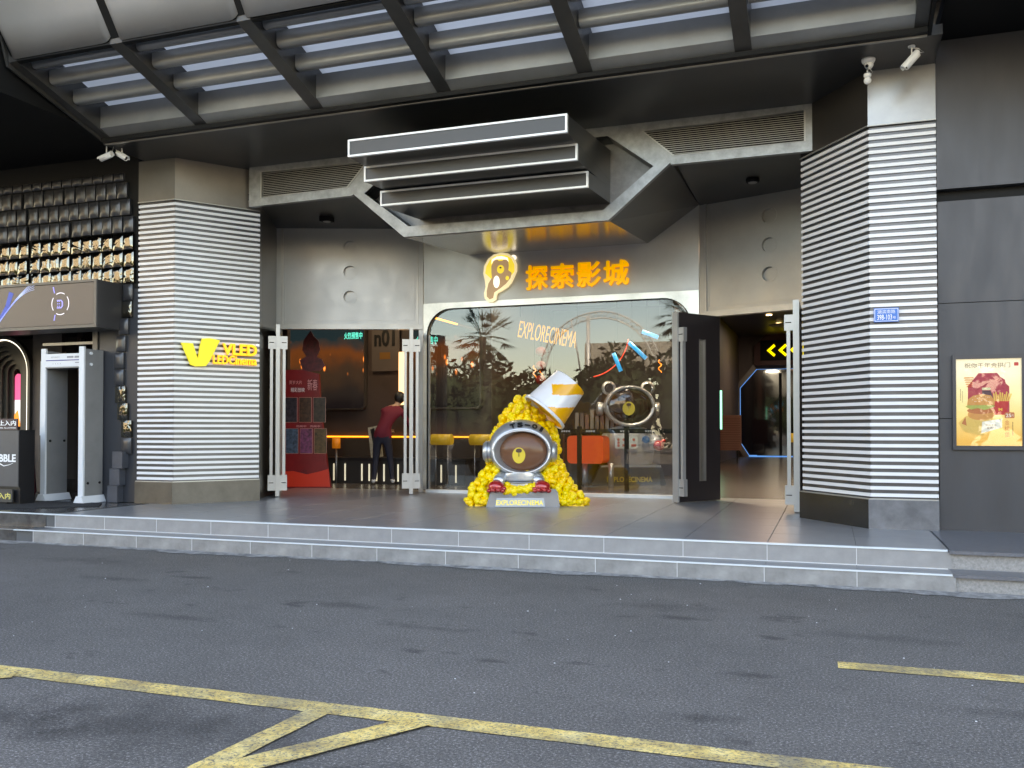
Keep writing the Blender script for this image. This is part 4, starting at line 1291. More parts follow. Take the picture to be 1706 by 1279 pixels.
# ------------------------------------------------------------------ security cameras
def bullet(label, loc, rz, tilt, Lc=.20, drop=.12, r=.038, group=None):
    t = thing('security_camera', label, 'camera', loc, rz)
    MB().lathe([(.035, -.012), (.035, 0)], 14).tube([(0, 0, 0), (0, 0, -drop)], .008, 8).tube([(-.03, 0, -drop + .01), (-.03, 0, -drop - .02)], .006, 6).build('bracket', cctv_white, t)
    R = Matrix.Translation((0, 0, -drop - .03)) @ Matrix.Rotation(tilt, 4, 'Y') @ Matrix.Rotation(PI / 2, 4, 'Y')
    MB().lathe([(r * .75, -Lc * .45), (r, -Lc * .42), (r, Lc * .5), (r * .85, Lc * .5), (r * .8, Lc * .46)], 18, 0, R).build('housing', cctv_white, t)
    MB().lathe([(r * .7, Lc * .47), (r * .6, Lc * .475)], 14, 0, R).build('lens', dark_glass, t)
    vs = []
    k = 9
    mb = MB()
    pr = [(r * 1.12 * math.cos(RAD(a)), r * 1.12 * math.sin(RAD(a))) for a in range(-10, 191, 20)]
    pi_ = [(r * 1.04 * math.cos(RAD(a)), r * 1.04 * math.sin(RAD(a))) for a in range(190, -11, -20)]
    n0 = len(mb.v)
    mb.prism(pr + pi_, -Lc * .5, Lc * .62, 'x')
    R2 = Matrix.Translation((0, 0, -drop - .03)) @ Matrix.Rotation(tilt, 4, 'Y')
    mb.v = [tuple(R2 @ Vector(q)) for q in mb.v]
    mb.build('sun_shield', cctv_white, t)
    MB().tube([(0, 0, -.02), (-Lc * .35, 0, -.03), (-Lc * .6, .0, -.07), (tuple(R2 @ Vector((-Lc * .47, 0, 0))))], .005, 6).build('cable', cctv_white, t)
    return t
bullet('white bullet camera pointing left, the left one of the pair at the canopy corner', (-9.25, 9.66, 5.27), RAD(180), RAD(14), drop=.16)
bullet('white bullet camera pointing right, the right one of the pair at the canopy corner', (-9.08, 9.76, 5.27), RAD(0), RAD(30), Lc=.17, drop=.14)
bullet('silver bullet camera tilted down over the right louvred pillar', (.80, 9.75, 5.20), RAD(190), RAD(48), Lc=.19, drop=.11)
t = thing('dome_camera', 'white dome camera with a ball camera hung below it over the right pillar', 'camera', (.405, 9.95, 5.2))
MB().lathe([(.068, 0), (.068, -.018), (.058, -.04), (.05, -.045)], 22).build('base', cctv_white, t)
MB().ell((0.005, 0, -.06), .046).build('ball', cctv_white, t)
MB().tube([(-.012, -.03, -.078), (-.018, -.046, -.088)], .016, 12).build('lens', dark_glass, t)
t = thing('ball_camera', 'small white ball camera hanging below the white dome camera', 'camera', (.395, 9.93, 5.10))
MB().tube([(0, 0, 0), (0, 0, -.06)], .009, 8).build('stem', silver, t)
MB().lathe([(.02, -.055), (.038, -.062), (.038, -.085), (.026, -.10)], 18).build('collar', cctv_white, t)
MB().ell((0, 0, -.13), .038).build('ball', cctv_white, t)
MB().tube([(.02, 0, 0), (.05, 0, -.05), (.03, 0, -.07)], .003, 6).build('cable', cctv_white, t)

# ceiling spots under the side bays and under the sign soffit
for x, y, z, lab, dk in ((-7.50, 12.45, 4.74, 'black square ceiling spot under the left bay', 1), (-.95, 12.45, 4.74, 'round black ceiling spot under the right bay', 0)):
    t = thing('ceiling_spot', lab, 'lamp', (x, y, z))
    if dk:
        bx('housing', black_matte, t, -.085, .085, -.085, .085, -.075, 0)
    else:
        MB().lathe([(.08, -.05), (.09, -.04), (.09, 0)], 20).build('housing', black_matte, t)
    MB().lathe([(.06, -.08 if dk else -.055), (.06, -.076 if dk else -.05)], 18).build('lens', M('spot lens grey', (.25, .25, .25), .3), t)
t = thing('soffit_spot', 'small recessed spot in the glossy soffit above the emblem', 'lamp', (-4.36, 12.6, 4.148))
t.rotation_euler = (RAD(4.5), 0, 0)
MB().lathe([(.05, -.004), (.06, -.002), (.06, 0)], 18).build('ring', M('spot ring', (.5, .2, .1), .4), t)

# ------------------------------------------------------------------ popcorn sculpture
T = thing('popcorn_sculpture', 'sculpture of a silver space helmet in a heap of yellow popcorn under a tipped bucket', 'sculpture', (-3.90, 11.52, L), RAD(19.4))
# base plinth
MB().prism([(-.50, 0), (.50, 0), (.47, .20), (.44, .24), (-.40, .24), (-.44, .20)], .03, .5, 'y').build('base', silver_d, T)
MB().add([(-.38, .0, .005), (.30, .0, .005), (.27, .05, .20), (-.34, .05, .20), (-.38, .10, .005), (.30, .10, .005), (.27, .10, .20), (-.34, .10, .20)],
         [(0, 1, 2, 3), (7, 6, 5, 4), (0, 4, 5, 1), (1, 5, 6, 2), (2, 6, 7, 3), (3, 7, 4, 0)]).build('front_plate', M('plate satin', (.34, .35, .36), .45, .5), T)
for z in (.135, .155, .175):
    bx('rib', silver_d, T, -.345, .275, .022, .06, z, z + .007)
o = text('plate_lettering', 'EXPLORECINEMA', gold_text, T, -.36, .275, .025, .095, .0, .004, .02)
o.rotation_euler = (RAD(-14), 0, 0)
# helmet
HX, HZ = -.02, .745
def hellip(mb, rx, rz, y, seg=44):
    return [(HX + rx * math.cos(2 * PI * k / seg), y, HZ + rz * math.sin(2 * PI * k / seg)) for k in range(seg)]
def hel3(rx, rz, y, dz): return [(x, yy, z + dz) for x, yy, z in hellip(0, rx, rz, y)]
def loft(loops, mi=0, smooth=True, mb=None):
    mb = mb or MB()
    seg = len(loops[0])
    vs = [q for lp in loops for q in lp]
    mb.add(vs, [(i * seg + k, i * seg + (k + 1) % seg, (i + 1) * seg + (k + 1) % seg, (i + 1) * seg + k) for i in range(len(loops) - 1) for k in range(seg)], mi, smooth)
    return mb
mb = loft([hellip(0, .385, .285, .07), hellip(0, .39, .292, .06), hel3(.402, .315, .07, .006), hel3(.43, .372, .12, .03), hel3(.445, .40, .20, .04), hellip(0, .43, .38, .36), hellip(0, .35, .31, .52), hellip(0, .2, .18, .62), hellip(0, .03, .03, .65)])
mb.build('helmet_shell', silver, T)
def he2(rx, rz, y, dx): return [(x + dx, yy, z) for x, yy, z in hellip(0, rx, rz, y)]
loft([he2(.388, .288, .07, 0), he2(.365, .277, .08, .002), he2(.34, .268, .15, .02), he2(.312, .262, .192, .035), he2(.29, .24, .21, .035)]).build('inner_rim', silver, T)
MB().tube([(HX + .387 * math.cos(a_), .066, HZ + .287 * math.sin(a_)) for a_ in [2 * PI * k / 48 for k in range(49)]], .010, 8).build('rim_bead', M('bright silver', (.72, .73, .74), .25, .5), T)
# domed visor
mb = MB()
loops = [[(HX + .03 + .335 * math.cos(a_) * f, .19 - .10 * math.sqrt(max(0, 1 - f * f)), HZ - .0 + .268 * math.sin(a_) * f) for a_ in [2 * PI * k / 40 for k in range(40)]] for f in (1, .95, .85, .7, .5, .3, .1, .01)]
loft(loops, mb=mb).build('visor', visor_m, T)
def on_visor(x, z):
    f = min(1, math.hypot((x - HX - .03) / .335, (z - HZ) / .268))
    return .19 - .10 * math.sqrt(max(0, 1 - f * f))
mb = MB()
N = 24
vs = [(-.055, on_visor(-.055, .70) - .004, .70)]
for k in range(N):
    x, z = -.055 + .088 * math.cos(2 * PI * k / N) , .70 + (.102 if math.sin(2 * PI * k / N) > 0 else .115) * math.sin(2 * PI * k / N)
    vs.append((x, on_visor(x, z) - .004, z))
mb.add(vs, [(0, 1 + k, 1 + (k + 1) % N) for k in range(N)], 0, True)
mb.build('yellow_patch', muzzle_m, T)
mb = MB()
vs = [(-.055, on_visor(-.055, .755) - .007, .755)]
for k in range(N):
    x, z = -.055 + .042 * math.cos(2 * PI * k / N), .762 + .028 * math.sin(2 * PI * k / N) - .006 * abs(math.cos(2 * PI * k / N)) * (math.sin(2 * PI * k / N) < 0)
    vs.append((x, on_visor(x, z) - .007, z))
mb.add(vs, [(0, 1 + k, 1 + (k + 1) % N) for k in range(N)])
mb.tube([(-.055, on_visor(-.055, .745) - .007, .745), (-.055, on_visor(-.055, .68) - .007, .68)], .0045, 5)
mb.build('dark_patch', nose_m, T)
# round caps at the sides
for s, x0, rx in ((-1, -.40, .07), (1, .37, .09)):
    R = Matrix.Translation((x0 + HX, .26, HZ - .0)) @ Matrix.Rotation(s * PI / 2, 4, 'Y') @ Matrix.Rotation(s * .12, 4, 'X')
    e_ = MB().lathe([(.13, 0), (.145, .03), (.145, .09), (.12, .11), (.115, .12), (.02, .125)], 28, 0, R).build('side_cap', silver, T)
    MB().lathe([(.148, .04), (.151, .045), (.151, .055), (.148, .06)], 28, 0, R, cap=False).build('groove', silver_d, e_)
# curved lettering on the brow
for i, ch in enumerate('TS-01'):
    a_ = RAD(108 - i * 13.5)
    x, z = HX + .015 + .43 * math.cos(a_) * 1.0, HZ + .030 + .335 * math.sin(a_)
    o = text('brow_lettering', ch, black_text, T, -.034 if ch != '1' else -.014, .034 if ch != '1' else .018, -.030 if ch != '-' else -.003, .036 if ch != '-' else .006, 0, .008, 0, heavy=.005)
    y = .070
    o.location = (x, y, z + .0)
    o.rotation_euler = (RAD(-52), a_ * -1 + PI / 2, 0)
    o.rotation_euler = (RAD(-38), -(a_ - PI / 2), 0)
# neck ring, chest, sleeves
loft([[(-.02 + rx * math.cos(a_), .26 + .22 * math.sin(a_), z) for a_ in [2 * PI * k / 30 for k in range(30)]] for rx, z in ((.30, .24), (.30, .30), (.26, .36), (.28, .40), (.30, .42), (.26, .46))]).build('chest', silver, T)
for k_, z in enumerate((.33, .355)):
    pts = [(-.02 + .262 * math.cos(a_), .26 + .235 * math.sin(a_) - .01, z) for a_ in [PI + PI * k / 16 for k in range(17)]]
    MB().tube(pts, .012, 8).build('neck_tube', silver_d, T)
for s in (-1, 1):
    xs = -.33 if s < 0 else .22
    MB().tube([(xs * .75 + .0, .22, .42), (xs * .95, .14, .36), (xs * 1.05 + s * .0, .06, .31)], [.085, .09, .075], 16).build('sleeve', silver, T)
    gx = -.36 if s < 0 else .26
    mb = MB().ell((gx, .03, .275), (.115, .10, .085), 20, 12)
    for q in range(4):
        aa = RAD(200 + q * 43)
        mb.ell((gx + .10 * math.cos(aa), .0 - .05 * abs(math.sin(aa)), .235 + .012 * (q in (1, 2)) - .012), (.04, .055, .032), 12, 8)
    mb.ell((gx - s * .10, .0, .25), (.04, .04, .03), 12, 8)
    mb.build('glove', red_glove, T)
# bucket, tipped with its mouth to the lower left
bk = thing('x', None, None); bpy.data.objects.remove(bk)
ax = Vector((.48, .10, .56)).normalized()
mc = Vector((.30, .33, 1.285))
q = ax.to_track_quat('Z', 'Y').to_matrix().to_4x4()
R = Matrix.Translation(mc) @ q
SEG = 120
NR = 40
prof = [(.325 - .075 * i / NR, .56 * i / NR) for i in range(NR + 1)]
vs, fs, mi = [], [], []
for r, z in prof:
    for k in range(SEG):
        th = 2 * PI * k / SEG
        vs.append(R @ Vector((r * math.cos(th), r * math.sin(th), z)))
mb = MB()
b0 = 0
mb.v = [tuple(x) for x in vs]
for i in range(NR):
    for k in range(SEG):
        f = [i * SEG + k, i * SEG + (k + 1) % SEG, (i + 1) * SEG + (k + 1) % SEG, (i + 1) * SEG + k]
        c_ = sum((vs[j] for j in f), Vector()) / 4
        h = c_.z + .006 * math.sin(c_.x * 13 + 1)
        mb.f.append(f); mb.s.append(True)
        mb.m.append(1 if (h < 1.35 or (1.52 < h < 1.67 and c_.x > .40)) else 0)
mb.f.append([NR * SEG + k for k in range(SEG)]); mb.s.append(False); mb.m.append(0)
mb.build('bucket', [bucket_white, bucket_org], T)
MB().lathe([(.325, -.015), (.345, -.015), (.345, .025), (.325, .025)], 48, 0, R, cap=False).build('bucket_rim', bucket_white, T)
MB().lathe([(.31, .05), (.3, .06)], 40, 0, R).build('bucket_inside', popcorn_o, T)
# popcorn pieces
def pop_mesh(seed, mat):
    r = random.Random(seed)
    mb = MB()
    mb.ell((0, 0, 0), (.058, .058, .052), 10, 7)
    for k in range(7):
        a_, b_ = r.uniform(0, 2 * PI), r.uniform(-.9, .9)
        d_ = .047
        s_ = r.uniform(.026, .042)
        mb.ell((d_ * math.cos(a_) * math.cos(b_), d_ * math.sin(a_) * math.cos(b_), d_ * math.sin(b_)), s_, 9, 6)
    return mb.mesh('popcorn', mat)
pops = [pop_mesh(i, popcorn_m if i < 5 else popcorn_o) for i in range(7)]
rr = random.Random(2)
Lft = [(0, -.78), (.10, -.76), (.25, -.70), (.40, -.60), (.5, -.50), (.62, -.46), (.85, -.44), (1.0, -.40), (1.2, -.30), (1.38, -.18), (1.50, -.06)]
Rgt = [(0, .95), (.10, .86), (.25, .72), (.40, .62), (.5, .56), (.62, .50), (.85, .50), (1.0, .48), (1.1, .42), (1.2, .30), (1.38, .12), (1.50, .06)]
def interp(tb, z):
    for (z0, x0), (z1, x1) in zip(tb, tb[1:]):
        if z0 <= z <= z1: return x0 + (x1 - x0) * (z - z0) / (z1 - z0)
    return tb[-1][1]
cnt = 0
z = .055
while z < 1.48:
    xl, xr = interp(Lft, z) + .04, interp(Rgt, z) - .04
    nx = max(1, int((xr - xl) / .098))
    for i in range(nx + 1):
        x = xl + (xr - xl) * i / nx
        inside_base = -.46 < x < .44 and z < .26
        for lay in range(3):
            dep = .12 + .22 * min(z, 1.2) + lay * .09
            edge = min(x - xl, xr - x)
            y = dep + .18 * max(0, 1 - edge / .16) * (.5 if z < .5 else 1)
            hid = math.hypot((x - HX) / .40, (z - HZ) / .33) < 1 and y < .60
            if hid or (inside_base and y < .5): continue
            if lay and edge > .12 and z < 1.3 and not (.40 < z < .55): continue
            if cnt > 292: break
            o = put('popcorn', pops[rr.randrange(7)], T, (x + rr.uniform(-.014, .014), y + rr.uniform(-.02, .02), z + rr.uniform(-.014, .014)), rot=(rr.uniform(0, 6), rr.uniform(0, 6), rr.uniform(0, 6)))
            o.scale = (rr.uniform(.85, 1.15),) * 3
            cnt += 1
    z += .088
for x in [-.20 + .072 * i for i in range(6)]:
    for zz in (.245, .295):
        if cnt < 300:
            put('popcorn', pops[rr.randrange(7)], T, (x + rr.uniform(-.01, .01), .05 + (zz > .27) * .05, zz - .012 + .02 * math.sin(x * 9)), rot=(rr.uniform(0, 6), 0, 0)); cnt += 1
# solid core so that no gaps show
mb = loft([[(-.78 + .12, .14, .0), (.84, .14, 0), (.80, .62, 0), (-.60, .62, 0)], [(-.48, .28, .42), (.50, .28, .42), (.48, .7, .42), (-.45, .7, .42)], [(-.38, .42, .85), (.42, .42, .85), (.4, .7, .85), (-.3, .7, .85)], [(-.10, .45, 1.40), (.05, .45, 1.40), (.05, .6, 1.40), (-.08, .6, 1.40)]], 0, False)
mb.build('heap_core', popcorn_o, T)
print('popcorn', cnt)

# ------------------------------------------------------------------ hall: things inside
# video wall on the left
vid = M('video wall content', (.01, .01, .01), .15)
n, l, p = nodes_of(vid)
tc = n.new('ShaderNodeTexCoord')
sx = n.new('ShaderNodeSeparateXYZ'); l.new(tc.outputs['Object'], sx.inputs[0])
mr = n.new('ShaderNodeMapRange'); mr.inputs['From Min'].default_value = 0; mr.inputs['From Max'].default_value = 1.9; l.new(sx.outputs[2], mr.inputs[0])
ns = n.new('ShaderNodeTexNoise'); ns.inputs['Scale'].default_value = 1.4; ns.inputs['Detail'].default_value = 6; l.new(tc.outputs['Object'], ns.inputs[0])
ad = n.new('ShaderNodeMath'); ad.operation = 'MULTIPLY_ADD'; ad.inputs[1].default_value = .5; l.new(ns.outputs[0], ad.inputs[0]); l.new(mr.outputs[0], ad.inputs[2])
cr = ramp(ad.outputs[0], [(.25, (.008, .006, .008)), (.45, (.02, .016, .016)), (.62, (.05, .03, .02)), (.82, (.16, .05, .015)), (1.0, (.03, .035, .04)), (1.15, (.012, .03, .042))])
cr.color_ramp.interpolation = 'EASE'
vo = n.new('ShaderNodeTexVoronoi'); vo.inputs['Scale'].default_value = 7
mp = n.new('ShaderNodeMapping'); mp.inputs['Scale'].default_value = (1, 1, .45); l.new(tc.outputs['Object'], mp.inputs[0]); l.new(mp.outputs[0], vo.inputs[0])
sp = ramp(vo.outputs['Distance'], [(.0, (6, 2.6, 1.3)), (.16, (3, .8, .15)), (.27, (0, 0, 0))])
band = ramp(mr.outputs[0], [(.30, (0, 0, 0)), (.45, (1, 1, 1)), (.6, (1, 1, 1)), (.75, (0, 0, 0))])
l.new(mixc(cr.outputs[0], mixc(sp.outputs[0], band.outputs[0]), mode='ADD', f=.8), p.inputs['Emission Color'])
p.inputs['Emission Strength'].default_value = .10
t = thing('video_wall', 'large dark video screen with glowing embers seen through the left entrance', 'screen', (-11.2, 16.3, 1.80))
MB().prism(rrect(0, 2.27, 0, 1.95, .09), 0, .05).build('screen', vid, t)
mb = MB()
o1, o2 = rrect(-.03, 2.30, -.03, 1.98, .11), rrect(0, 2.27, 0, 1.95, .09)
for i in range(len(o1)):
    j = (i + 1) % len(o1)
    mb.prism([o1[i], o1[j], o2[j], o2[i]], -.03, .08)
mb.build('frame', M('screen frame', (.12, .10, .09), .3, .6), t)
text('screen_text', '火热预售中', cyan_text, t, 1.80, 2.22, 1.42, 1.56, -.002, .003, .01)
t = thing('video_wall', 'narrow video screen between the hanging light tube and the window', 'screen', (-7.90, 16.3, 1.80))
MB().prism(rrect(0, 1.5, 0, 1.95, .09), 0, .05).build('screen', vid, t)
text('screen_text', '火热预售中', cyan_text, t, .12, .60, 1.26, 1.42, -.002, .003, .01)
mb = MB()
o1, o2 = rrect(-.03, 1.53, -.03, 1.98, .11), rrect(0, 1.5, 0, 1.95, .09)
for i in range(len(o1)):
    j = (i + 1) % len(o1)
    mb.prism([o1[i], o1[j], o2[j], o2[i]], -.03, .08)
mb.build('frame', M('screen frame', (.12, .10, .09), .3, .6), t)
t = thing('wall_panel', 'grey brown wall panel with dark lettering n01 between the two video screens', 'panel', (-8.78, 16.33, 2.55))
bx('board', M('n01 board', (.10, .08, .072), .5), t, 0, .62, 0, .04, 0, 1.05)
text('lettering', 'n01', black_text, t, .06, .52, .50, .85, 0, .01, .03)
bx('orange_print', M('orange faint', (.20, .09, .02), .5), t, .18, .42, -.003, 0, .24, .38)
o = bx('light_tube', led_warm, None, -8.13, -8.02, 16.25, 16.33, 1.86, 2.92)
tag(o, 'upright warm light tube on the wall behind the person in maroon', 'lamp')
o = bx('light_strip', led_orange, None, -12, -6.36, 16.34, 16.395, 1.205, 1.235)
tag(o, 'thin orange light strip running along the wall above the bench', 'lamp')
o = bx('light_strip', led_orange, None, -6.90, -6.87, 15.2, 16.35, 3.42, 3.45)
o.rotation_euler = (0, 0, 0)
tag(o, 'short orange light strip near the ceiling behind the upper left of the window', 'lamp')
# bench with vertical light slots
t = thing('bench', 'long low dark bench with upright light slots in its front inside the hall', 'bench', (-7.5, 15.8, L))
bn_ = M('bench bronze', (.06, .055, .05), .35, .3)
bx('base', bn_, t, -1.85, 1.1, -.25, .3, 0, .44)
bx('seat', M('bench seat', (.02, .018, .018), .4), t, -1.87, 1.12, -.27, .5, .44, .50)
bx('backrest', M('bench back', (.05, .035, .025), .5), t, -1.87, 1.12, .42, .50, .50, .86)
for x in (-1.70, -1.45, -1.08, -.92, -.76, -.60, -.3, .0, .3, .6, .9):
    bx('light_slot', M('slot light', (.8, .8, .7), .5, emis=((.9, .95, .8), .35)), t, x, x + .028, -.262, -.25, .05, .38)
t = thing('standing_card', 'tilted cream leaflet board standing on the bench', 'board', (-8.28, 15.62, L + .50))
o = bx('card', M('cream card', (.42, .39, .30), .6, var=(20, .5, 1.3)), t, -.13, .13, 0, .02, 0, .62); o.rotation_euler = (RAD(-6), RAD(-10), 0)
o = bx('picture', black_text, t, -.02, .07, -.006, 0, .30, .58); o.rotation_euler = (RAD(-6), RAD(-16), 0)
t = thing('orange_post', 'orange capped queue post in front of the bench', 'post', (-9.05, 15.4, L))
MB().lathe([(.02, 0), (.02, .68)], 10).build('post', silver_d, t)
MB().lathe([(.08, .68), (.08, .88)], 14).build('cap', M('post cap orange', (.6, .2, .02), .5, emis=((1, .3, .02), .12)), t)  # cap colour carries an added faint glow
# roller stools / queue posts with amber heads behind the window
for i, x in enumerate((-6.72, -5.95, -5.25)):
    t = thing('amber_roll_stand', ['amber cylinder on two thin poles behind the window, nearest the left jamb', 'amber cylinder on two thin poles behind the window, between its two neighbours', 'amber cylinder on two thin poles just left of the popcorn sculpture'][i], 'stand', (x, 15.2, L), 0, 'amber cylinders on thin poles behind the window')
    R = Matrix.Translation((0, 0, .86)) @ Matrix.Rotation(PI / 2, 4, 'Y')
    MB().lathe([(.10, -.20), (.10, .20)], 20, 0, R).build('roll', amber_roll, t)
    for dx in (-.12, .12):
        MB().tube([(dx, 0, 0), (dx, 0, .78)], .009, 6).build('pole', silver, t)
# film stand-up with posters
t = thing('film_standee', 'tall red standee with six film pictures just inside the left entrance', 'standee', (-8.85, 14.05, L), RAD(19.4))
sr = M('standee red', (.10, .005, .007), .4, var=(3, .7, 1.3), emis=((.5, .01, .01), .05))  # glow put into the red board, though it is no lamp
front = [(-.60, 0), (.42, 0), (.37, .30), (.30, .9), (.24, 1.4), (.20, 2.05), (-.10, 2.12), (-.60, 2.12)]
MB().prism(front, 0, .12).build('board', sr, t)
sc_ = [M('film print ' + str(i), c_, .35, var=(14, .1, 2.6), emis=(c_, .15)) for i, c_ in enumerate(((.02, .015, .02), (.03, .014, .008), (.02, .014, .01), (.03, .045, .07), (.09, .025, .06), (.05, .03, .012)))]  # film prints given a slight glow of their own by emission
rim_m = M('standee print edge', (.45, .25, .2), .5)
for r in range(2):
    for c_ in range(3):
        x, z = -.42 + c_ * .255 + (0 if r else .02), (1.18 if r == 0 else .62)
        if r == 1: x += .04
        w_, h_ = .215, .44
        f_ = MB().box(x - .006, x + w_ + .006, -.006, 0, z - .006, z + h_ + .006).build('picture_edge', rim_m, t)
        bx('picture', sc_[r * 3 + c_], f_, x, x + w_, -.010, -.006, z, z + h_)
for x in (-.20, .05): text('caption', '热映中', M('pink print', (.6, .3, .3), .5), t, x, x + .18, 1.085, 1.125, 0, .002)
text('caption', '新春', M('pink print', (.6, .3, .3), .5), t, .0, .18, 1.75, 1.95, 0, .002)
text('caption', '贺岁大片', M('pink print', (.6, .3, .3), .5), t, -.33, -.10, 1.86, 1.93, 0, .002)
text('caption', '精彩放映', plate_white, t, -.30, -.05, 1.72, 1.80, 0, .002)
text('caption', '福', M('dark ink print', (.05, .01, .01), .5), t, -.13, .0, .16, .32, 0, .003)
MB().prism([(-.60, .02), (.41, .02), (.385, .34), (.25, .30), (.0, .24), (-.25, .30), (-.60, .28)], -.004, -.001).build('lower_band', M('standee bright red', (.42, .03, .012), .4, emis=((.8, .03, .01), .08)), t)  # lower band is bright red and also brightened by emission
t = thing('film_figure', 'dark red winged figure cut-out standing on top of the red standee', 'cutout', (-8.85, 14.15, L + 2.10), RAD(19.4))
MB().prism([(-.14, 0), (.16, 0), (.26, .10), (.20, .22), (.11, .26), (.17, .40), (.14, .55), (.05, .64), (.0, .74), (-.06, .66), (-.13, .56), (-.15, .38), (-.08, .27), (-.20, .20), (-.17, .10)], 0, .03).build('figure', M('figure red', (.10, .012, .015), .5, var=(9, .3, 1.6)), t)

# neon tubes, lettering, ring
t = thing('blue_neon_burst', 'three thick blue tubes in a fan hanging inside the window', 'neon sign', (-3.10, 14.6, 2.75))
for a_, r0, r1 in ((-25, .16, .42), (-72, .18, .44), (20, .20, .44)): pass
for (xa, za, xb, zb) in ((.22, .22, .48, .12), (.0, .05, .28, -.22), (-.26, -.12, -.14, -.42)):
    MB().tube([(xa, 0, za), (xb, .02, zb)], .034, 12).build('tube', neon_blue, t)
mb = MB()
for k in range(3): mb.tube([(-.2 + .25 * k, 0, .1 + .02 * k), (-.2 + .25 * k, 0, 1.5)], .004, 5)
mb.build('wire', black_matte, t)
t = thing('hanging_lettering', 'yellow EXPLORECINEMA lettering in perspective hanging behind the glass', 'lettering', (-4.92, 14.7, 2.95), RAD(28))
o = text('lettering', 'EXPLORECINEMA', M('gold glow letters', (.75, .42, .01), .4, emis=((1, .40, .0), .30)), t, -.15, .88, -.02, .27, 0, .02, .0)
o.rotation_euler = (0, RAD(10), 0)
MB().tube([(-.1, 0, .36), (-.1, 0, 1.4)], .004, 5).build('wire', black_matte, t)
MB().tube([(.9, 0, .2), (.9, 0, 1.4)], .004, 5).build('wire', black_matte, t)
t = thing('red_neon_ring', 'thin red neon arc hanging behind the right part of the window', 'neon sign', (-3.98, 15.2, 3.02))
MB().tube([(.75 * math.cos(RAD(a_)), 0, .75 * math.sin(RAD(a_))) for a_ in range(-80, -5, 6)], .009, 8).build('tube', neon_red, t)
# glowing orange bulbs
t0 = None
for i, (x, y, z) in enumerate(((-3.05, 17.2, 2.58), (-2.80, 17.3, 2.56), (-2.55, 17.2, 2.52), (-5.9, 18.2, 2.6), (-5.75, 18.2, 2.5))):
    t = thing('filament_lamp', ['orange filament lamp above the space suit figure, leftmost of three', 'orange filament lamp above the space suit figure, middle of three', 'orange filament lamp above the space suit figure, rightmost of three',
                                'orange filament lamp hanging deep in the hall, upper of two', 'orange filament lamp hanging deep in the hall, lower of two'][i], 'lamp', (x, y, z), 0, 'orange filament lamps in the hall')
    pts = [(.03 * math.cos(k * .9), .03 * math.sin(k * .9), -.12 + .02 * k) for k in range(13)]
    MB().tube(pts, .008, 6).build('filament', M('filament', (1, .3, .05), .5, emis=((1, .22, .02), 1.5)), t)
    MB().tube([(0, 0, .12), (0, 0, 1.4)], .004, 5).build('cord', black_matte, t)

# silver space suit figure with round ears behind the glass
t = thing('space_suit_figure', 'silver space suit figure with a clear round helmet and red gloves behind the window', 'sculpture', (-3.92, 18.1, L), RAD(19.4))
t.location = (-3.64, 17.0, L)
t.scale = (.93, .93, .93)
sil = M('figure grey', (.40, .41, .43), .35, .25)
MB().prism([(-.78, 0), (.74, 0), (.66, .36), (-.60, .36)], -.3, .4).build('base', M('figure base', (.06, .055, .05), .35, .3), t)
bx('base_top', silver, t, -.58, .64, -.28, .38, .36, .40)
text('base_lettering', 'EXPLORECINEMA', gold_text, t, -.46, .46, .06, .17, -.302, .006, .02)
lf = [[(cx_ + rx * math.cos(a_), .05 + ry * math.sin(a_), z) for a_ in [2 * PI * k / 28 for k in range(28)]] for cx_, rx, ry, z in
      ((.02, .48, .30, .40), (.02, .52, .34, .55), (.02, .55, .36, .80), (.02, .50, .34, 1.0), (.02, .38, .28, 1.15), (.02, .22, .2, 1.2))]
loft(lf).build('body', sil, t)
for s in (-1, 1):
    MB().tube([(s * .40 + .02, 0, 1.02), (s * .55, -.12, .88), (s * .50, -.22, .78)] if s > 0 else [(-.38, 0, 1.02), (-.50, -.12, .86), (-.56, -.22, .82)], [.12, .12, .10], 14).build('arm', sil, t)
    gx, gz = (.60, .80) if s > 0 else (-.66, .88)
    mb = MB().ell((gx, -.26, gz), (.12, .10, .11), 16, 10)
    for q in range(4):
        mb.ell((gx + s * .09 - s * .05 * q, -.30, gz + .09 - .03 * q), (.05, .05, .045), 10, 8)
    mb.build('glove', red_glove, t)
    MB().lathe([(.13, 0), (.14, .02), (.14, .10), (.11, .12)], 20, 0, Matrix.Translation((s * .53 + .02, .05, 1.55)) @ Matrix.Rotation(s * PI / 2, 4, 'Y')).build('side_cap', silver, t)
    e_ = MB()
    R = Matrix.Translation((s * .40 + .02, .05, 1.98)) @ Matrix.Rotation(PI / 2, 4, 'X')
    e_.lathe([(.10, -.05), (.145, -.03), (.15, 0), (.145, .03), (.10, .05)], 22, 0, R, cap=False).build('ear_ring', silver, t)
MB().prism(rrect(-.30, .16, .74, .98, .03), -.345, -.28).build('control_panel', M('panel pale', (.45, .5, .5), .4, emis=((.5, .7, .7), .10)), t)
mb = MB()
for (x, z) in ((-.23, .92), (-.23, .86), (-.23, .80), (-.12, .92), (.08, .92)): mb.prism(circle(x, z, .028, 12), -.352, -.345)
mb.box(-.15, -.05, -.352, -.345, .78, .83).box(.03, .13, -.352, -.345, .78, .83)
mb.build('button', M('panel button red', (.5, .12, .1), .4), t)
MB().prism(circle(.33, .92, .075, 20), -.34, -.20).build('blue_disc', M('blue disc', (.02, .10, .25), .3), t)
mb = MB()
loops = [[(.02 + .53 * f * math.cos(a_), -.08 + y, 1.60 + .43 * f * math.sin(a_)) for a_ in [2 * PI * k / 36 for k in range(36)]] for f, y in ((.86, -.20), (.90, -.24), (.96, -.22), (1.0, -.12), (1.0, .1), (.9, .3), (.6, .45), (.05, .5))]
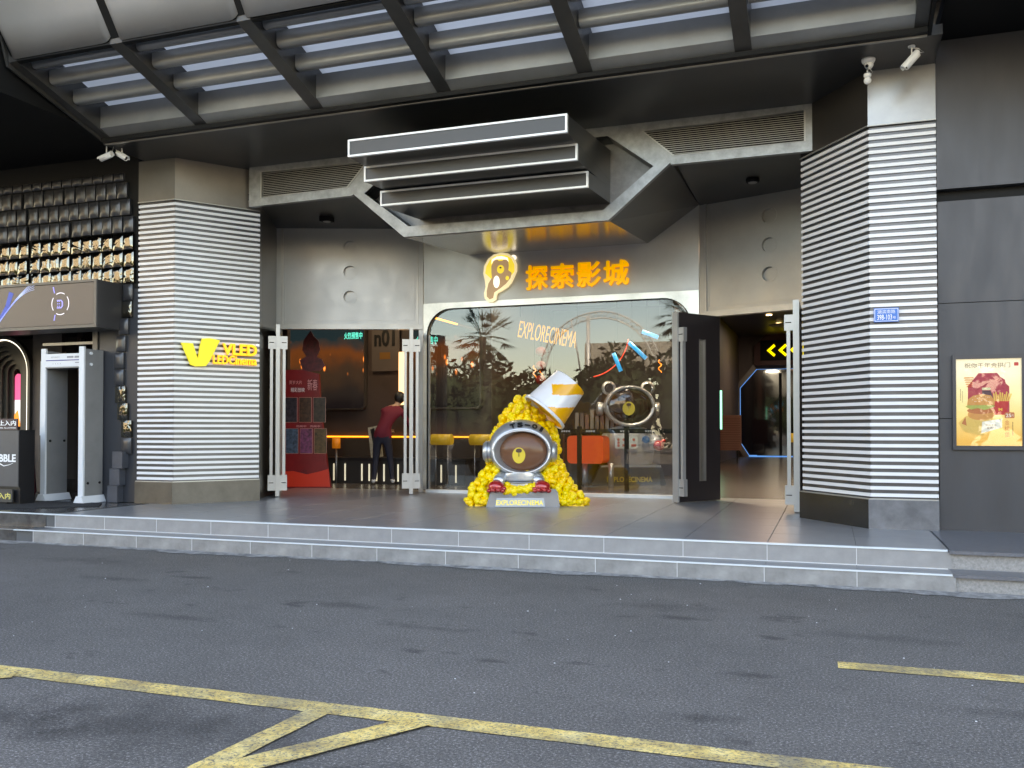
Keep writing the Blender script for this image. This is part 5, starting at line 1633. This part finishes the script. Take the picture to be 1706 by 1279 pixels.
loft(loops).build('helmet_shell', M('helmet grey', (.34, .34, .35), .2, .4, coat=.6), t)
loops = [[(.02 + .455 * f * math.cos(a_), -.26 - .07 * math.sqrt(1 - f * f), 1.60 + .37 * f * math.sin(a_)) for a_ in [2 * PI * k / 36 for k in range(36)]] for f in (1, .9, .7, .4, .02)]
loft(loops).build('visor', M('dark visor', (.03, .015, .01), .06, .1, coat=1), t)
mb = MB()
pts = [(.02 + .47 * math.cos(2 * PI * k / 40), -.275, 1.60 + .385 * math.sin(2 * PI * k / 40)) for k in range(41)]
mb.tube(pts, .034, 8); mb.build('rim', silver, t)
MB().prism(circle(-.02, 1.55, .125, 24, .14), -.345, -.33).build('yellow_patch', M('dull yellow patch', (.42, .36, .05), .3, coat=.6), t)
mb = MB().prism(circle(-.02, 1.63, .05, 16, .03), -.352, -.345); mb.box(-.024, -.016, -.352, -.345, 1.54, 1.62); mb.build('dark_patch', nose_m, t)

# glass screen with black posts and rail in front of the figure
t = thing('glass_barrier', 'low glass barrier with black posts and a black rail with small white print', 'barrier', (-3.6, 15.1, L))
for x in (-.48, .35, 1.2):
    bx('post', black_matte, t, x - .035, x + .035, -.03, .03, 0, 1.10)
bx('rail', black_matte, t, -1.1, 1.3, -.02, .02, .98, 1.06)
for x in (-.72, -.28, .32, .75): text('rail_print', '探索影城', plate_white, t, x - .08, x + .08, 1.0, 1.035, -.02, .002)
bx('pane', thin_glass, t, -.76, .92, -.005, .005, .05, .97)
# orange red sofa with shelf of boards
t = thing('orange_sofa', 'bright orange red booth seat behind the glass to the right of the sculpture', 'seat', (-4.05, 16.3, L))
MB().prism(rrect(-.52, .16, .42, .93, .08), -.25, .25).build('cushion', sofa_red, t)
mb = MB().tube([(-.25, 0, 0), (-.25, 0, .42)], .05, 12); mb.tube([(.25, 0, 0), (.25, 0, .42)], .05, 12); mb.build('leg', silver, t)
bx('table_top', silver_d, t, -.55, .2, -.2, .25, 1.0, 1.05)
t = thing('board_shelf', 'shelf with upright boards and boxes behind the orange seat', 'shelf', (-4.2, 17.0, L))
bx('shelf', black_matte, t, -.5, .5, -.2, .2, .98, 1.03)
rq = random.Random(9)
for k in range(9):
    x = -.45 + k * .1
    o = bx('board', M('board ' + str(k % 3), ((.2, .17, .14), (.12, .09, .08), (.16, .08, .06))[k % 3], .6), t, x, x + .07, -.1, .1, 1.03, 1.03 + rq.uniform(.28, .42))
bx('cabinet', black_matte, t, -.5, .5, -.2, .2, 0, .98)
# pale box standing inside the window at the left of the sculpture
o = bx('storage_box', M('grey box', (.22, .22, .23), .5), None, -5.50, -5.02, 13.95, 14.2, L, L + .26)
tag(o, 'small grey box on the floor behind the glass beside the sculpture', 'box')
# red hanging lanterns deep in the hall
t = thing('lantern_string', 'string of dim red paper ornaments hanging in the middle of the hall', 'decoration', (-5.35, 16.9, 2.9))
mb = MB()
for k in range(4): mb.ell((0, 0, -.28 * k), (.11, .11, .10), 12, 8)
mb.build('ornament', M('ornament red', (.22, .015, .01), .5), t)
MB().tube([(0, 0, -1.1), (0, 0, 1.2)], .005, 5).build('cord', black_matte, t)

# right hall: portal, arrows board, wall lettering
t = thing('angled_portal', 'dark glazed portal with cut corners outlined by blue light at the end of the hall', 'doorway', (-3.25, 35.9, L))
pf = [(0.35, 0), (0, .55), (0, 2.65), (.62, 3.36), (4.5, 3.36), (4.5, 0)]
MB().prism(pf, 0, .1).build('dark_glass', M('portal dark glass', (.006, .007, .012), .06, .0, coat=1.0), t)
mb = MB()
for i in range(0, 4):
    mb.tube([(pf[i][0], -.06, pf[i][1]), (pf[i + 1][0], -.06, pf[i + 1][1])], .022 if i < 3 else .008, 6)
mb.build('blue_line', led_blue, t)
mb = MB()
pts = [(x - .22, z) for x, z in pf[:3]] + [(pf[3][0] - .1, pf[3][1] + .2)]
for i in range(3):
    mb.prism([pts[i], pts[i + 1], pf[i + 1], pf[i]], -.12, .05)
mb.build('portal_frame', M('portal frame', (.25, .22, .20), .4, .4), t)
MB().tube([(.35, -.12, .03), (3.6, 1.6, .06)], .03, 6).build('blue_line', led_blue, t)
MB().tube([(.35, -.35, .02), (3.6, -.35, .02)], .03, 6).build('blue_line', led_blue, t)
bx('mullion', black_matte, t, 1.45, 1.55, -.05, 0, 0, 3.2)
bx('mullion', black_matte, t, 2.15, 2.4, -.06, 0, 0, 3.2)
MB().tube([(2.1, -.1, 2.30), (2.25, -.1, 2.25), (2.28, -.1, 2.0)], .05, 8).build('white_lamp', led_white, t)
t = thing('arrow_board', 'dark red board with yellow dotted arrows above the portal', 'sign', (-2.85, 35.7, L + 3.50))
MB().prism([(.15, 0), (4, 0), (4, 1.35), (.75, 1.35), (.15, .75)], 0, .1).build('board', M('board dark red', (.09, .018, .010), .5), t)
bx('dot_panel', black_matte, t, .38, 4, -.03, 0, .18, .95)
mb = MB()
for k in range(3):
    x = .62 + k * .42
    z = .56
    mb.prism([(x, z), (x + .26, z + .24), (x + .32, z + .16), (x + .14, z), (x + .32, z - .16), (x + .26, z - .24)], -.06, -.03)
mb.build('arrow', amber_led, t)
text('board_lettering', '检票', amber_led, t, 1.88, 2.5, .26, .86, -.03, .02, .03)
t = thing('wall_lettering', 'dark lettering on the salmon wall at the side of the right hall', 'sign', (-3.29, 27.5, L))
t.rotation_euler = (0, 0, RAD(90))
bx('board', M('salmon board', (.34, .22, .18), .5), t, -3.5, 1.6, -.03, 0, .3, 4.1)
text('lettering', 'A', black_text, t, .65, 1.25, 2.85, 3.25, -.03, .01, .03)
text('lettering', '7', black_text, t, .0, .6, 2.1, 2.5, -.03, .01, .03)
text('small_lettering', 'CINEMA', red_dark, t, .2, 1.3, 1.45, 1.6, -.03, .01)
t = thing('notice_rack', 'salmon rack with horizontal lines of print against the hall wall', 'rack', (-3.38, 29.4, L))
bx('board', M('rack board', (.26, .12, .09), .5), t, 0, .75, 0, .06, .38, 1.50)
mb = MB()
for k in range(14): mb.box(.04, .71, -.004, 0, .44 + k * .072, .455 + k * .072)
mb.build('print_line', M('rack line', (.16, .05, .04), .5), t)
bx('leg', black_matte, t, .05, .09, 0, .05, 0, .38); bx('leg', black_matte, t, .6, .64, 0, .05, 0, .38)
o = bx('light_tube', M('teal tube', (.2, .9, .7), .5, emis=((.2, 1.0, .75), 1.4)), None, -2.92, -2.86, 26.0, 26.05, L + 1.05, L + 2.15)
tag(o, 'upright teal light tube beside the dark door leaf in the right hall', 'lamp')
for i, (u, y) in enumerate(((-1.77, 29.5), (-1.60, 32.0))):
    o = MB().lathe([(.09, 0), (.09, .02)], 16).build('downlight', M('downlight glow', (1, .9, .7), .5, emis=((1, .8, .45), 5)), None, (u, y, 4.975))
    tag(o, ['small bright ceiling downlight in the right hall, nearer the door leaf', 'small bright ceiling downlight in the right hall, nearer the right pillar'][i], 'lamp', 'ceiling downlights in the right hall')
t = thing('queue_post', 'yellow topped queue post near the blue lit portal', 'post', (-.85, 24.0, L))
MB().lathe([(.02, 0), (.02, .85)], 10).build('post', silver_d, t)
MB().lathe([(.1, .72), (.1, .95)], 14).build('head', amber_roll, t)

# ------------------------------------------------------------------ across the road, behind the camera (seen in the glass and the tiles)
def leaf_cloud(name, label, boxes, nper, size, seed, mat, kind=None):
    r = random.Random(seed)
    vs, fs = [], []
    for (cx, cy, cz, rx, ry, rz) in boxes:
        for k in range(nper):
            th, ph, rad = r.uniform(0, 2 * PI), math.asin(r.uniform(-1, 1)), r.uniform(.45, 1.05) ** .6
            c = Vector((cx + rx * rad * math.cos(ph) * math.cos(th), cy + ry * rad * math.cos(ph) * math.sin(th), cz + rz * rad * math.sin(ph)))
            if c.z < .05: continue
            a = Vector((r.gauss(0, 1), r.gauss(0, 1), r.gauss(0, 1))).normalized()
            b = a.orthogonal().normalized()
            s = size * r.uniform(.6, 1.4)
            n0 = len(vs)
            vs += [c - a * s, c + b * s * .45, c + a * s, c - b * s * .45]
            fs.append((n0, n0 + 1, n0 + 2, n0 + 3))
    mb = MB().add(vs, fs)
    for (cx, cy, cz, rx, ry, rz) in boxes:
        mb.ell((cx, cy, cz * .85), (rx * .8, ry * .8, rz * .8), 12, 8)
    return mb.build(name, mat)
r = random.Random(21)
boxes = [(-60 + k * 3.1 + r.uniform(-.8, .8), -24 + r.uniform(-2, 2), r.uniform(2.2, 3.4), r.uniform(2, 3.2), 2.0, r.uniform(2.2, 3.6)) for k in range(26)]
for b_ in boxes:
    pass
o = leaf_cloud('shrubbery', '', boxes, 900, .26, 3, leaf_m)
tag(o, 'mass of dark shrubs and small trees across the road, mirrored in the big window', 'shrubs', kind='stuff')
def palm(loc, h, label, seed):
    r = random.Random(seed)
    t = thing('palm_tree', label, 'tree', loc)
    MB().tube([(0, 0, 0), (.1, 0, h * .4), (.05, .1, h * .8), (0, .1, h)], [.32, .22, .20, .24], 10).build('trunk', bark_m, t)
    mb = MB()
    for k in range(34):
        a = 2 * PI * k / 34 * 3.3
        el = RAD(r.uniform(-45, 70))
        Lf = r.uniform(1.7, 2.3)
        d0 = Vector((math.cos(a) * math.cos(el), math.sin(a) * math.cos(el), math.sin(el)))
        side = Vector((-math.sin(a), math.cos(a), 0))
        root = Vector((0, .1, h)) + d0 * .2
        tip = root + d0 * Lf * .55
        for q in range(11):                      # fan of drooping segments
            ang_ = RAD(-75 + 15 * q)
            dd = (d0 * math.cos(ang_) + side * math.sin(ang_)).normalized()
            e = tip + dd * Lf * .5 + Vector((0, 0, -.12 - .1 * abs(ang_)))
            w = side.cross(dd).normalized() * .0 + dd.cross(Vector((0, 0, 1))).normalized() * .035
            mb.add([tip - w, tip + w, (tip + e) / 2 + w * 1.4, e, (tip + e) / 2 - w * 1.4], [(0, 1, 2, 3, 4)])
        mb.tube([root, tip], .02, 4)
    mb.build('crown', leaf_m, t)
palm((-20.0, -24, 0), 7.0, 'fan palm across the road, mirrored in the upper left of the window', 5)
palm((-7.6, -25, 0), 8.0, 'fan palm across the road, mirrored at the upper right corner of the window', 6)
palm((-25.5, -26, 0), 6.8, 'low fan palm mirrored at the left edge of the window', 8)
t = thing('overpass', 'pale concrete road overpass across the street, mirrored in the right of the window', 'bridge', (10, -42, 0))
bx('deck', concrete_m, t, -27, 60, -5, 5, 5.6, 6.6)
bx('parapet', concrete_m, t, -27, 60, 4.7, 5, 6.6, 7.7)
for k in range(6):
    bx('pier', concrete_m, t, -22 + k * 13, -20.5 + k * 13, -1.5, 1.5, 0, 5.6)
for k in range(28):
    bx('rib', concrete_m, t, -26.8 + k * 2.2, -26.5 + k * 2.2, 5.0, 5.25, 5.6, 7.6)
o = bx('far_building', M('pale cream render', (.60, .55, .44), .8, var=(.3, .9, 1.1)), None, 2, 40, -75, -62, 0, 16)
tag(o, 'pale cream building beyond the overpass, mirrored in the tiles and glass', 'building')
o = bx('far_building', M('cream block', (.55, .48, .36), .8, var=(.3, .9, 1.1)), None, -120, -50, -78, -66, 0, 34)
mb = MB()
for fl in range(10):
    for k in range(22):
        mb.box(-118 + k * 3.1, -116.4 + k * 3.1, -66.05, -65.9, 2 + fl * 3.2, 3.9 + fl * 3.2)
wb = mb.build('window', M('far window glass', (.03, .035, .04), .15), o)
tag(o, 'tall cream apartment building far to the left across the road', 'building')
t = thing('arched_gantry', 'pale lattice arch on a pole across the road, mirrored in the window', 'structure', (-14.2, -30, 0))
mb = MB()
for rad in (3.7, 4.1):
    mb.tube([(rad * math.cos(RAD(a)), 0, 5.0 + rad * math.sin(RAD(a))) for a in range(0, 181, 10)], .05, 6)
for a in range(0, 180, 6):
    mb.tube([(3.7 * math.cos(RAD(a)), 0, 5 + 3.7 * math.sin(RAD(a))), (4.1 * math.cos(RAD(a + 3)), 0, 5 + 4.1 * math.sin(RAD(a + 3)))], .03, 4)
    mb.tube([(4.1 * math.cos(RAD(a + 3)), 0, 5 + 4.1 * math.sin(RAD(a + 3))), (3.7 * math.cos(RAD(a + 6)), 0, 5 + 3.7 * math.sin(RAD(a + 6)))], .03, 4)
mb.build('arch', white_trim, t)
MB().tube([(-.7, 0, 0), (-.7, 0, 8.9)], .13, 10).build('pole', white_trim, t)
MB().tube([(-1.9, 0, 8.6), (-1.2, 0, 5.0)], .06, 6).build('stay', white_trim, t)
# dark estate car parked just out of the frame at the left, seen only in the glass
t = thing('parked_car', 'dark grey estate car parked left of the frame, mirrored in the window', 'car', (-7.9, 2.7, 0))
car = M('car paint dark', (.035, .036, .045), .2, .5, coat=1.0)
body = [(-2.35, .35), (-2.38, .75), (-2.25, .98), (-1.25, 1.14), (1.9, 1.16), (2.30, 1.05), (2.38, .7), (2.33, .35)]
MB().prism(body, -.9, .9, 'y', 0).build('body', car, t)
cab0 = [(-1.25, 1.14), (-.45, 1.72), (0, 1.80), (1.6, 1.78), (2.15, 1.16)]
mb = MB()
k = len(cab0)
vs = [(x, .88 - .22 * (z - 1.14) / .64, z) for x, z in cab0] + [(x, -.88 + .22 * (z - 1.14) / .64, z) for x, z in cab0]
mb.add(vs, [tuple(range(k)), tuple(range(2 * k - 1, k - 1, -1))] + [(i, i + k, (i + 1) % k + k, (i + 1) % k) for i in range(k)])
mb.build('cabin', car, t)
glm = M('car glass', (.01, .012, .015), .05, coat=1)
for s in (1, -1):
    for pts in ([(-1.02, 1.19), (-.42, 1.66), (-.30, 1.68), (-.30, 1.19)], [(-.22, 1.19), (-.22, 1.69), (.62, 1.72), (.62, 1.19)], [(.70, 1.19), (.70, 1.72), (1.52, 1.70), (1.95, 1.19)]):
        vs = [(x, s * (.893 - .22 * (z - 1.14) / .64), z) for x, z in pts]
        MB().add(vs, [tuple(range(len(pts)))]).build('window', glm, t)
    for x in (-1.5, 1.45):
        wh = MB().lathe([(.33, -.1), (.35, -.06), (.35, .06), (.33, .1)], 24, 0, Matrix.Translation((x, s * .82, .35)) @ Matrix.Rotation(PI / 2, 4, 'X')).build('wheel', black_matte, t)
        MB().lathe([(.22, -.11), (.22, .11)], 16, 0, Matrix.Translation((x, s * .82, .35)) @ Matrix.Rotation(PI / 2, 4, 'X')).build('rim', silver, wh)
    MB().ell((-2.25, s * .68, .82), (.14, .16, .09), 10, 8).build('headlight', silver, t)
    MB().ell((-.95, s * .98, 1.22), (.08, .1, .07), 10, 8).build('mirror', car, t)
mb = MB().add([(-1.20, .80, 1.185), (-1.20, -.80, 1.185), (-.50, -.67, 1.69), (-.50, .67, 1.69)], [(0, 1, 2, 3)])
o = mb.build('windscreen', glm, t); o.location = (-.012, 0, .012)

# ------------------------------------------------------------------ person bending over the bench
def skinned(name, joints, bonds, mats, parent, sub=2, matfn=None):
    me = bpy.data.meshes.new(name)
    me.from_pydata([j[0] for j in joints], bonds, [])
    o = bpy.data.objects.new(name, me)
    COL.objects.link(o)
    sk = o.modifiers.new('skin', 'SKIN'); sk.use_smooth_shade = True
    for v, j in zip(me.skin_vertices[0].data, joints):
        r_ = j[1]
        v.radius = r_ if isinstance(r_, tuple) else (r_, r_)
    me.skin_vertices[0].data[0].use_root = True
    sb = o.modifiers.new('sub', 'SUBSURF'); sb.levels = sub; sb.render_levels = sub
    bpy.context.view_layer.update()
    m2 = bpy.data.meshes.new_from_object(o.evaluated_get(bpy.context.evaluated_depsgraph_get()))
    bpy.data.objects.remove(o)
    m2.materials.clear()
    for mt in mats: m2.materials.append(mt)
    for pl in m2.polygons:
        pl.use_smooth = True
        pl.material_index = matfn(pl.center) if matfn else 0
    m2.name = name
    return put(name, m2, parent)
P_ = thing('person', 'person in a maroon shirt and dark trousers bending over the bench, seen from behind', 'person', (-8.02, 15.35, L), RAD(19.4))
J = [((0, 0, .92), (.15, .13)), ((.02, .02, 1.08), (.15, .12)), ((.10, .08, 1.28), (.17, .12)), ((.19, .14, 1.42), (.15, .10)), ((.24, .19, 1.50), .058), ((.27, .23, 1.56), .06),
     ((.29, .26, 1.63), (.085, .10)), ((.30, .27, 1.70), .07),
     ((-.09, .0, .86), .10), ((-.13, .05, .50), .068), ((-.15, -.02, .12), .046), ((-.16, -.12, .05), .04),
     ((.09, .0, .86), .10), ((.14, .06, .50), .068), ((.19, -.0, .12), .046), ((.22, -.10, .05), .04),
     ((.02, .12, 1.42), .062), ((-.02, .28, 1.22), .046), ((.10, .42, 1.05), .034),
     ((.36, .12, 1.38), .062), ((.47, .22, 1.16), .048), ((.50, .42, 1.02), .034)]
Bd = [(0, 1), (1, 2), (2, 3), (3, 4), (4, 5), (5, 6), (6, 7), (0, 8), (8, 9), (9, 10), (10, 11), (0, 12), (12, 13), (13, 14), (14, 15), (3, 16), (16, 17), (17, 18), (3, 19), (19, 20), (20, 21)]
def pm_(c):
    if c.z > 1.50 or (c.y > .34 and c.z < 1.14 and c.z > .95): return 2
    if c.z > .90: return 0
    if c.z > .10: return 1
    return 3
body_ = skinned('body', J, Bd, [maroon, navy, skin_m, shoe_m], P_, 2, pm_)
MB().ell((.295, .235, 1.665), (.105, .115, .12), 16, 12).build('hair', hair_m, P_)
for hx, hy, hz in ((.12, .45, 1.02), (.51, .46, .99)):
    js = [((hx, hy - .03, hz + .02), .030), ((hx, hy + .02, hz), (.034, .02))]
    bd = [(0, 1)]
    for q in range(4):
        n0 = len(js)
        fx = hx - .03 + .02 * q
        js += [((fx, hy + .055, hz - .01), .0095), ((fx, hy + .085 - .006 * abs(q - 1.5), hz - .03), .008)]
        bd += [(1, n0), (n0, n0 + 1)]
    n0 = len(js)
    js += [((hx + .04, hy + .02, hz - .015), .010), ((hx + .05, hy + .045, hz - .03), .008)]
    bd += [(0, n0), (n0, n0 + 1)]
    skinned('hand', js, bd, [skin_m], P_, 1)
